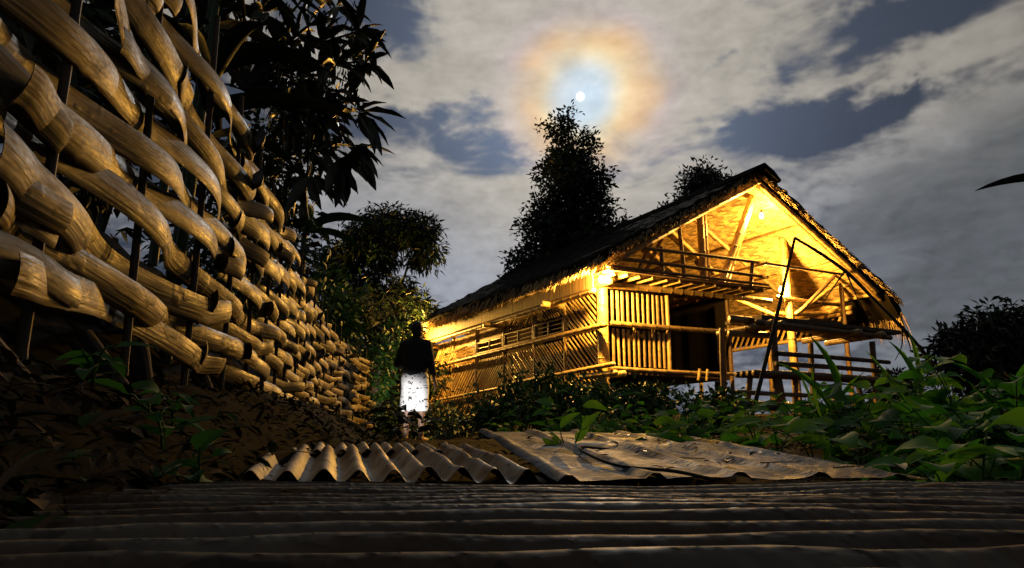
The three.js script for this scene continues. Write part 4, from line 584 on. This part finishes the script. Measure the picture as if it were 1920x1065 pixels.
// mango tree reaching over the fence: long leaves in whorls at the branch ends
function whorl(set, c, dir, n, len, R, tree, droop = 0.5) { for (let k = 0; k < n; k++) { const d = sphereDir(R).multiplyScalar(0.9).addScaledVector(dir, 0.55).add(V(0, -0.35, 0)).normalize(); const nn = sphereDir(R).multiplyScalar(0.6).add(V(0, 1, 0)).normalize(), ll = len * (0.7 + 0.5 * R()), ww = 0.24 * (0.8 + 0.4 * R()), dd = droop * (0.6 + 0.8 * R()); if (tree.children.length < 302) leafPart(tree, 'leaf', c.clone().addScaledVector(d, 0.01), d, nn, ll, ww, F.mango, dd, 0.85, 6, 0.12); else set.big(c.clone().addScaledVector(d, 0.01), d, nn, ll, ll * ww, dd, 0.85, 6, 0.12); } }
{
  const R = rng(401), t = thing('mango_tree', 'mango tree reaching over the fence with long leaves in whorls', 'tree', [-3.3, ground(-3.3, -5.2), -5.2]), o = t.position, W = (x, y, z) => V(x - o.x, y - o.y, z - o.z);
  part('trunk', tube([[0, -0.1, 0], [0.3, 1.0, 0], [0.75, 1.9, 0.1], [1.0, 2.9, 0.1]], [0.16, 0.13, 0.1, 0.06], 8), bark, t);
  // twig ends in metres: image-left cluster above the fence to the hanging sprays on the right
  const ends = [[-1.08, 1.98, -5], [-1.29, 1.86, -5], [-0.99, 2.12, -5.1], [-0.95, 2.35, -5], [-1.2, 2.5, -5], [-0.92, 2.75, -5], [-0.98, 3.0, -5], [-1.22, 2.85, -4.9], [-1.4, 2.62, -5], [-1.45, 3.0, -5.1], [-1.15, 3.2, -5], [-1.62, 2.75, -5.2], [-1.7, 3.15, -5], [-1.35, 3.35, -5], [-1.9, 2.9, -5.2], [-2.0, 3.3, -5.2], [-1.08, 2.62, -4.8], [-1.28, 2.35, -5.1], [-1.55, 2.4, -5.2]];
  const set = new Leaves(), tw = [];
  ends.forEach(([x, y, z], i) => { const e = W(x - 0.17, y, z), far = i < 3; const from = far ? W(-1.5, 2.55, -5.1) : W(-2.0, 2.6, -5.1), m = from.clone().lerp(e, 0.55); m.y += far ? -0.02 : 0.06; tw.push(tube([from.toArray(), m.toArray(), e.toArray()], [0.022, 0.013, 0.006], 5)); const dir = e.clone().sub(from).normalize(); whorl(set, e, dir, i < 3 ? 11 : 10, 0.3, R, t); for (let k = 0; k < 2; k++) { const q = m.clone().lerp(e, R()); whorl(set, q, dir, 2, 0.26, R, t); } });
  part('limbs', mergeGeometries([...tw, tube([[1.0, 2.5, 0.1], W(-2.0, 2.6, -5.1).toArray(), W(-1.5, 2.55, -5.1).toArray()], [0.06, 0.045, 0.025], 6)]), bark, t);
  // drooping flower sprays
  const spray = new Leaves(); for (let k = 0; k < 46; k++) { const x = -2.1 + 0.95 * R(), y = 2.65 + 0.75 * R(), z = -5.0 - 0.4 * R(), p = W(x, y, z); for (let j = 0; j < 18; j++) spray.small(p.clone().add(V((R() - 0.5) * 0.1, -R() * 0.3, (R() - 0.5) * 0.1)), V((R() - 0.5) * 0.6, -1, (R() - 0.5) * 0.6).normalize(), sphereDir(R), 0.05, 0.016); }
  if (set.pos.length) tag(part('further_leaves', set.geo(), F.mango, t), null, null, null, 'stuff'); tag(part('flower_spray', spray.geo(), F.dark, t), null, null, null, 'stuff');
  part('hanging_vine', tube([W(-1.66, 2.45, -5).toArray(), W(-1.65, 2.1, -5).toArray(), W(-1.63, 1.6, -5).toArray()], [0.004, 0.004], 5), bark, t);
}
{ // broad cane clump with long pointed leaves between fence and mango
  const R = rng(431); const spots = [[-1.75, -3.7, 2.3], [-1.55, -3.3, 2.1], [-2.1, -4.2, 2.4]], labels = ['leafy cane with long pointed leaves just behind the fence top', 'shorter leafy cane nearest the camera behind the fence', 'leafy cane farthest back, half hidden behind the mango leaves'];
  spots.forEach(([x, z, h], i) => { const g = ground(x, z), t = thing('leafy_cane', labels[i], 'plant', [x, g, z], 0, 'canes behind the fence'); part('stem', tube([[0, 0, 0], [0.05, h * 0.5, 0], [0.12, h, 0.05]], [0.03, 0.025, 0.012], 7), F.mid, t); for (let k = 0; k < 14; k++) { const y = h * (0.5 + 0.5 * k / 14), a = R() * 6.28, d = V(Math.cos(a), 0.7, Math.sin(a)).normalize(); leafPart(t, 'leaf', V(0.08, y, 0), d, UP, 0.5 + 0.3 * R(), 0.12, F.mango, 1.5, 0.8, 9, 0); } });
}

// ------------------------------------------------------------------ shrubs
let shrubSeed = 500;
function shrub(name, label, group, x, z, r, h, leaf, count, mats, base) {
  const R = rng(++shrubSeed), g = base ?? ground(x, z), t = thing(name, label, 'shrub', [x, g, z], 0, group), sets = mats.map(() => new Leaves()), st = [];
  const stems = 5 + Math.floor(R() * 4), tips = [];
  for (let s = 0; s < stems; s++) { const a = R() * 6.28, rr = r * (0.3 + 0.7 * R()), e = V(Math.cos(a) * rr, h * (0.55 + 0.45 * R()), Math.sin(a) * rr), m = e.clone().multiplyScalar(0.5); m.y += h * 0.12; st.push(tube([[0, -0.05, 0], m.toArray(), e.toArray()], [0.012, 0.004], 5)); tips.push([m, e]); }
  for (let k = 0; k < count; k++) { const [m, e] = tips[Math.floor(R() * stems)], q = R(), c = q < 0.5 ? m.clone().lerp(e, R()) : e.clone().multiplyScalar(0.25 + 0.75 * R()), off = sphereDir(R).multiplyScalar(r * 0.42 * Math.pow(R(), 0.6)); c.add(off); if (c.y < 0.02) c.y = 0.02 + 0.05 * R(); sets[Math.floor(R() * mats.length)].small(c, off.normalize().add(V(0, -0.35 * R(), 0)).addScaledVector(sphereDir(R), 0.6).normalize(), sphereDir(R).add(V(0, 0.9, 0)).normalize(), leaf * (0.6 + 0.7 * R()), leaf * 0.45 * (0.7 + 0.5 * R())); }
  part('stems', mergeGeometries(st), bark, t); sets.forEach((s, i) => { if (s.pos.length) part('foliage', s.geo(), mats[i], t); });
}
// behind the fence, from near to far
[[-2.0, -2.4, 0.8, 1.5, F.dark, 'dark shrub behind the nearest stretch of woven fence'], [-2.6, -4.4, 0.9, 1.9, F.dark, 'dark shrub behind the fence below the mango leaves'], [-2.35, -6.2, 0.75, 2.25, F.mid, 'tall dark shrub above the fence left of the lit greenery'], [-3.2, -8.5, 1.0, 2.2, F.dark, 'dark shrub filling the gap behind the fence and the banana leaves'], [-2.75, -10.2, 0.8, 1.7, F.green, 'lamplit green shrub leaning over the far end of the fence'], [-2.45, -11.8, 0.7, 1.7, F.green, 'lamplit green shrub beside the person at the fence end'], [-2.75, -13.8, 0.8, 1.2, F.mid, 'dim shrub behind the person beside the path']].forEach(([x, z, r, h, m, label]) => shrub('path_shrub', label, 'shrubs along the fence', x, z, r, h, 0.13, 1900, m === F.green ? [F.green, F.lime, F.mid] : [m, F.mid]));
shrub('path_shrub', 'dark shrub filling the gaps of the near fence low down', 'shrubs along the fence', -1.7, -1.2, 0.7, 1.0, 0.14, 1500, [F.dark, F.mid]);
{ // banana-like plant
  const R = rng(611), x = -2.75, z = -9.2, t = thing('banana_plant', 'young banana plant with broad arching leaves behind the fence', 'plant', [x, ground(x, z), z]);
  part('stem', tube([[0, 0, 0], [0.05, 0.9, 0], [0.08, 1.7, 0]], [0.07, 0.06, 0.035], 8), F.mid, t);
  for (const [a, l, u] of [[0.2, 1.1, 0.6], [1.3, 0.8, 0.9], [2.6, 0.9, 0.5], [-0.4, 0.9, 0.25], [-1.4, 0.8, 0.7], [3.6, 0.8, 0.8]]) leafPart(t, 'leaf', V(0.08, 1.65, 0), V(Math.cos(a), u, Math.sin(a)).normalize(), UP, l, 0.24, F.green, 1.5, 0.8, 10, 0);
}
// shrubs against the hut's side wall and below its corner
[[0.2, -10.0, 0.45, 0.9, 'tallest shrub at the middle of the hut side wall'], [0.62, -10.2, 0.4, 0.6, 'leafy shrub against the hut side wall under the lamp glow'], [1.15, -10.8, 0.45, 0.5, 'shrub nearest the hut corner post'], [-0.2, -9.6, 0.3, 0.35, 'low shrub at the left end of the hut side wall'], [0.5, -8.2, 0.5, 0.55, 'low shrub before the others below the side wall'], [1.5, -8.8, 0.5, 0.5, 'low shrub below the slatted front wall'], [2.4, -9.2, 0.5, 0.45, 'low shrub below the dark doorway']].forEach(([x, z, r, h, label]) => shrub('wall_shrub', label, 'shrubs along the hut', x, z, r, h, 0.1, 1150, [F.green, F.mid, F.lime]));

[[-1.9, -15.5, 'dim undergrowth shrub behind the right elbow of the person'], [-0.9, -14.0, 'dim undergrowth shrub under the middle of the side wall'], [0.1, -13.2, 'dim undergrowth shrub under the side wall near the corner'], [1.3, -13.5, 'dim undergrowth shrub under the hut corner'], [2.9, -14.0, 'dim undergrowth shrub under the doorway'], [-2.1, -18.5, 'dim undergrowth shrub under the far end of the side wall']].forEach(([x, z, label]) => shrub('undergrowth_shrub', label, 'shrubs under the hut', x, z, 0.8, 0.4, 0.14, 700, [F.dark, F.mid]));

// ------------------------------------------------------------------ weeds by the sheets
let weedSeed = 700;
function weed(name, label, group, x, z, h, n, leaf, wide, m, opt = {}) {
  const R = rng(++weedSeed), t = thing(name, label, 'weed', [x, ground(x, z), z], R() * 6.28, group), stems = [], count = opt.stems ?? 2 + Math.floor(R() * 2);
  for (let s = 0; s < count; s++) {
    const a0 = R() * 6.28, out = h * (0.25 + 0.55 * R()), hh = h * (0.65 + 0.45 * R()), top = V(Math.cos(a0) * out, hh, Math.sin(a0) * out), at = (q) => V(top.x * q * q, hh * q * (1.15 - 0.15 * q), top.z * q * q);
    stems.push(tube([[0, -0.02, 0], at(0.5).toArray(), top.toArray()], [0.0035, 0.0018], 5));
    for (let k = 0; k < n / count; k++) {
      const p = at(0.2 + 0.8 * Math.min(1, (k + R()) / (n / count))), a = R() * 6.28, pet = leaf * 0.35 * R(), d = V(Math.cos(a), (opt.up ?? 0.25) + 0.5 * (R() - 0.4), Math.sin(a)).normalize(), q = p.clone().addScaledVector(d, pet);
      if (pet > 0.01) stems.push(tube([p.toArray(), p.clone().lerp(q, 0.5).add(V(0, 0.004, 0)).toArray(), q.toArray()], [0.0016, 0.0012], 4));
      leafPart(t, 'leaf', q, d, V((R() - 0.5) * 1.3, 1, (R() - 0.5) * 1.3).normalize(), leaf * (0.55 + 0.75 * R()), wide * (0.8 + 0.3 * R()), m, (opt.droop ?? 1.1) * (0.5 + R()), opt.power ?? 0.62, opt.segs ?? 6);
    }
  }
  part('stem', mergeGeometries(stems), F.weed3, t);
}
{
  const R = rng(801), kinds = [[F.weed, 'broad'], [F.weed2, 'pale'], [F.weed3, 'dark']];
  for (let k = 0; k < 125; k++) { const d = 2.3 + 2.4 * Math.pow(R(), 0.8), x = mix(0.15, 0.74 * d + 0.15, Math.pow(R(), 0.75)); if (x < 0.85 && d < 2.75) continue; const h = 0.08 + 0.17 * R() * (R() < 0.2 ? 1.5 : 1); weed('broadleaf_weed', 'ankle-high green broadleaf weed in the thicket behind the grey sheet', 'broadleaf weeds behind the sheets', x, -d, h, 8 + Math.floor(R() * 7), 0.075 + 0.06 * R(), 0.66, kinds[Math.floor(R() * 3)][0], { power: 0.62 }); }
  for (let k = 0; k < 26; k++) { const d = 1.5 + 1.0 * R(), x = mix(0.5 * d, 0.8 * d, R()); weed('broadleaf_weed', 'green broadleaf weed at the right end of the sheets', 'broadleaf weeds at the right edge', x, -d, 0.1 + 0.14 * R(), 8, 0.1, 0.6, kinds[Math.floor(R() * 3)][0], { power: 0.62 }); }
  for (let k = 0; k < 30; k++) { const d = 5 + 3 * R(), x = mix(0.0, 0.6 * d, R()); weed('broadleaf_weed', 'knee-high green weed on the rise before the hut', 'weeds on the rise before the hut', x, -d, 0.16 + 0.2 * R(), 10, 0.11, 0.5, kinds[Math.floor(R() * 3)][0]); }
  // singled out ones
  weed('broadleaf_weed', 'upright weed with folded leaves standing alone on the left end of the grey sheet', null, 0.18, -2.45, 0.16, 8, 0.075, 0.42, F.weed2, { up: 1.3, droop: 0.8 });
  weed('broadleaf_weed', 'large pale leaf hanging at the far right edge', null, 0.98, -1.5, 0.22, 4, 0.16, 0.6, F.weed2, { up: 0.3, droop: 1.6 });
  weed('blade_grass', 'tall grass blade leaning left before the bench rails', null, 1.3, -3.1, 0.1, 4, 0.34, 0.06, F.weed2, { up: 2.2, droop: 0.6, power: 0.75, segs: 8 });
  weed('blade_grass', 'tall grass clump with thin blades right of the bench', null, 1.72, -3.2, 0.1, 5, 0.32, 0.055, F.weed2, { up: 2.4, droop: 0.5, power: 0.75, segs: 8 });
  weed('blade_grass', 'grass clump below the large right tree', null, 2.0, -3.1, 0.08, 6, 0.28, 0.07, F.weed, { up: 1.8, droop: 0.8, power: 0.75, segs: 8 });
  // plants at the foot of the fence bank
  [[-0.62, -1.35, 'dark broadleaf weed at the foot of the bank, left of the pale sheet'], [-0.72, -1.6, 'dark broadleaf weed higher on the bank beside the fence'], [-0.5, -1.22, 'dark weed nearest the camera at the left'], [-0.82, -1.45, 'dark weed on the bank beside the leftmost root'], [-1.12, -9.0, 'leafy plant right before the white shorts'], [-1.3, -8.9, 'leafy plant hiding the feet of the person'], [-1.5, -8.8, 'leafy plant before the garden spotlight']].forEach(([x, z, label], i) => weed('broadleaf_weed', label, null, x, z, i < 4 ? 0.08 : 0.42, i < 4 ? 9 : 22, i < 4 ? 0.08 : 0.22, 0.42, i < 4 ? F.weed3 : F.dark));
}
{ // dry leaves and roots
  const R = rng(901);
  const lf = (x, y, z, len, m, label, cat) => { const s = new Leaves(); const a = R() * 6.28; s.big(V(0, 0.004, 0), V(Math.cos(a), 0.1, Math.sin(a)).normalize(), UP, len, len * 0.4, 0.6, 0.8, 5); const o = part(numbered('fallen_leaf'), s.geo(), m, scene); o.position.set(x, y, z); tag(o, label, 'leaf', cat); };
  for (let k = 0; k < 26; k++) { const u = R(), v = R(), d = 1.72 + 1.3 * v, x = mix(0.14, 0.98, u) - 0.16 * v * 1.1; lf(x, -0.066 + 0.08 * (d - 1.66), -d, 0.025 + 0.035 * R(), F.dry, 'small curled dry leaf lying on the grey sheet', 'dry leaves on the grey sheet'); }
  lf(0.2, -0.061, -0.664, 0.024, leafMat(0.6, 0.42, 0.08), 'yellow leaf on the dark corrugated sheet, nearest the camera'); lf(0.3, -0.06, -0.85, 0.012, leafMat(0.6, 0.42, 0.08), 'tiny yellow scrap on the far edge of the dark sheet');
  lf(0.82, -0.05, -1.62, 0.06, leafMat(0.6, 0.45, 0.15), 'pale yellow dry leaf among the right weeds'); lf(-0.86, 0.0, -1.6, 0.03, leafMat(0.6, 0.5, 0.05), 'small bright yellow leaf on the bank by the fence'); lf(-0.83, 0.015, -1.66, 0.05, leafMat(0.3, 0.34, 0.22), 'grey-green leaf beside the small yellow leaf');
  const roots = [[[-0.95, 0.2, -1.25], [-0.8, 0.02, -1.4], [-0.68, -0.1, -1.5]], [[-1.0, 0.24, -1.7], [-0.88, 0.08, -1.75], [-0.76, -0.06, -1.8]], [[-1.02, 0.26, -2.0], [-0.95, 0.1, -1.98], [-0.82, -0.02, -2.05]], [[-1.1, 0.24, -2.6], [-1.0, 0.1, -2.55], [-0.86, 0.0, -2.5]], [[-0.9, 0.25, -1.1], [-0.78, 0.08, -1.2], [-0.66, -0.08, -1.35]]];
  const lb = ['nearest', 'second nearest', 'middle', 'farthest', 'leftmost'];
  roots.forEach((p, i) => { const g = thing('tree_root', `${lb[i]} gnarled root running down the bank under the fence`, 'root', p[0], 0, 'roots under the fence'), q = p.map(([x, y, z]) => [x - p[0][0], y - p[0][1], z - p[0][2]]); part('root_stem', tube(q, [0.03, 0.022, 0.012], 7, 3), bark, g); part('side_root', tube([q[1], [q[1][0] + 0.06, q[1][1] - 0.08, q[1][2] + 0.07], [q[1][0] + 0.13, q[1][1] - 0.14, q[1][2] + 0.09]], [0.014, 0.006], 6, 3), bark, g); });
}
{ // litter on the sheets: bits of leaf, twigs
  const R = rng(977), tw = (x, y, z, len, a, label) => { const o = part(numbered('dry_twig'), tube([[0, 0.003, 0], [Math.cos(a) * len * 0.5, 0.008 * R() + 0.003, Math.sin(a) * len * 0.5 + 0.01], [Math.cos(a) * len, 0.004, Math.sin(a) * len]], [0.0022, 0.0012], 5), straw[1], scene); o.position.set(x, y, z); tag(o, label, 'twig', 'dry twigs on the sheets'); };
  tw(-0.62, -0.03, -1.95, 0.14, 0.4, 'pale dry twig at the back left of the pale sheet'); tw(0.62, -0.052, -1.9, 0.12, -0.5, 'dry twig in the middle of the grey sheet'); tw(0.45, -0.045, -2.1, 0.1, 0.9, 'dry twig at the back of the grey sheet'); tw(0.75, -0.06, -1.78, 0.16, 0.1, 'long dry twig at the right of the grey sheet'); tw(-0.3, -0.063, -1.0, 0.05, 0.2, 'short twig on the dark sheet, left of the yellow leaf'); tw(0.55, -0.063, -1.05, 0.07, -0.2, 'short twig on the dark sheet, right of the yellow leaf');
}
{ // black cord looped on the grey sheet
  const c = part('black_cord', tube([[0.3, -0.02, -2.35], [0.2, -0.012, -2.2], [0.2, -0.03, -2.0], [0.26, -0.055, -1.8], [0.36, -0.062, -1.69], [0.42, -0.075, -1.62]], [0.004, 0.004], 6), rope, scene); tag(c, 'thin black cord curving over the grey sheet', 'cord');
  const p = thing('tall_reed', 'tall reed with dark blades poking in at the right edge', 'plant', [1.72, ground(1.72, -2), -2]), y = p.position.y;
  part('stem', tube([[0, -0.05, 0], [-0.02, 0.5, 0], [-0.08, 1.0, 0.0]], [0.008, 0.004], 6), F.mid, p);
  leafPart(p, 'leaf', V(-0.06, 0.72 - y, 0), V(-1, 0.12, 0.05).normalize(), UP, 0.36, 0.06, F.dark, 0.45, 0.8, 9, 0); leafPart(p, 'leaf', V(-0.06, 0.66 - y, 0.05), V(-0.75, -0.6, 0.1).normalize(), UP, 0.36, 0.07, F.dark, 0.45, 0.8, 9, 0); leafPart(p, 'leaf', V(-0.06, 0.85 - y, 0), V(0.6, 0.8, 0.3).normalize(), UP, 0.5, 0.06, F.dark, 1.3, 0.8, 9, 0);
}
{ // dead leaves and twigs strewn over bank and ground
  const R = rng(951), s = new Leaves(); s.big(V(0, 0, 0), V(1, 0.15, 0).normalize(), UP, 1, 0.36, 0.5, 0.8, 3);
  const mesh = new THREE.InstancedMesh(s.geo(), matte({ color: 0xffffff, roughness: 0.85 }), 5200), m = new THREE.Matrix4(), q = new THREE.Quaternion(), e = new THREE.Euler(), c = new THREE.Color();
  mesh.name = 'leaf_litter'; tag(mesh, 'dead leaves and twigs strewn over the bank and the soil', 'leaf litter', null, 'stuff');
  for (let i = 0; i < 5200; i++) { const d = 0.6 + 8 * Math.pow(R(), 1.9), left = R() < 0.55, x = left ? fenceX(d) + mix(-0.1, 0.75, R()) : mix(-0.7, 0.75, R()) * d, len = 0.02 + 0.05 * R(); e.set((R() - 0.5) * 1.2, R() * 6.28, (R() - 0.5) * 1.2); q.setFromEuler(e); m.compose(V(x, ground(x, -d) + 0.004 + 0.012 * R(), -d), q, V(len, len, len * (0.3 + 0.9 * R()))); mesh.setMatrixAt(i, m); const k = 0.25 + 0.75 * R(); c.setRGB(0.13 * k, 0.09 * k, 0.05 * k); if (R() < 0.3) c.setRGB(0.04, 0.07, 0.02); mesh.setColorAt(i, c); }
  mesh.castShadow = mesh.receiveShadow = true; scene.add(mesh);
}
renderer.render(scene, camera);
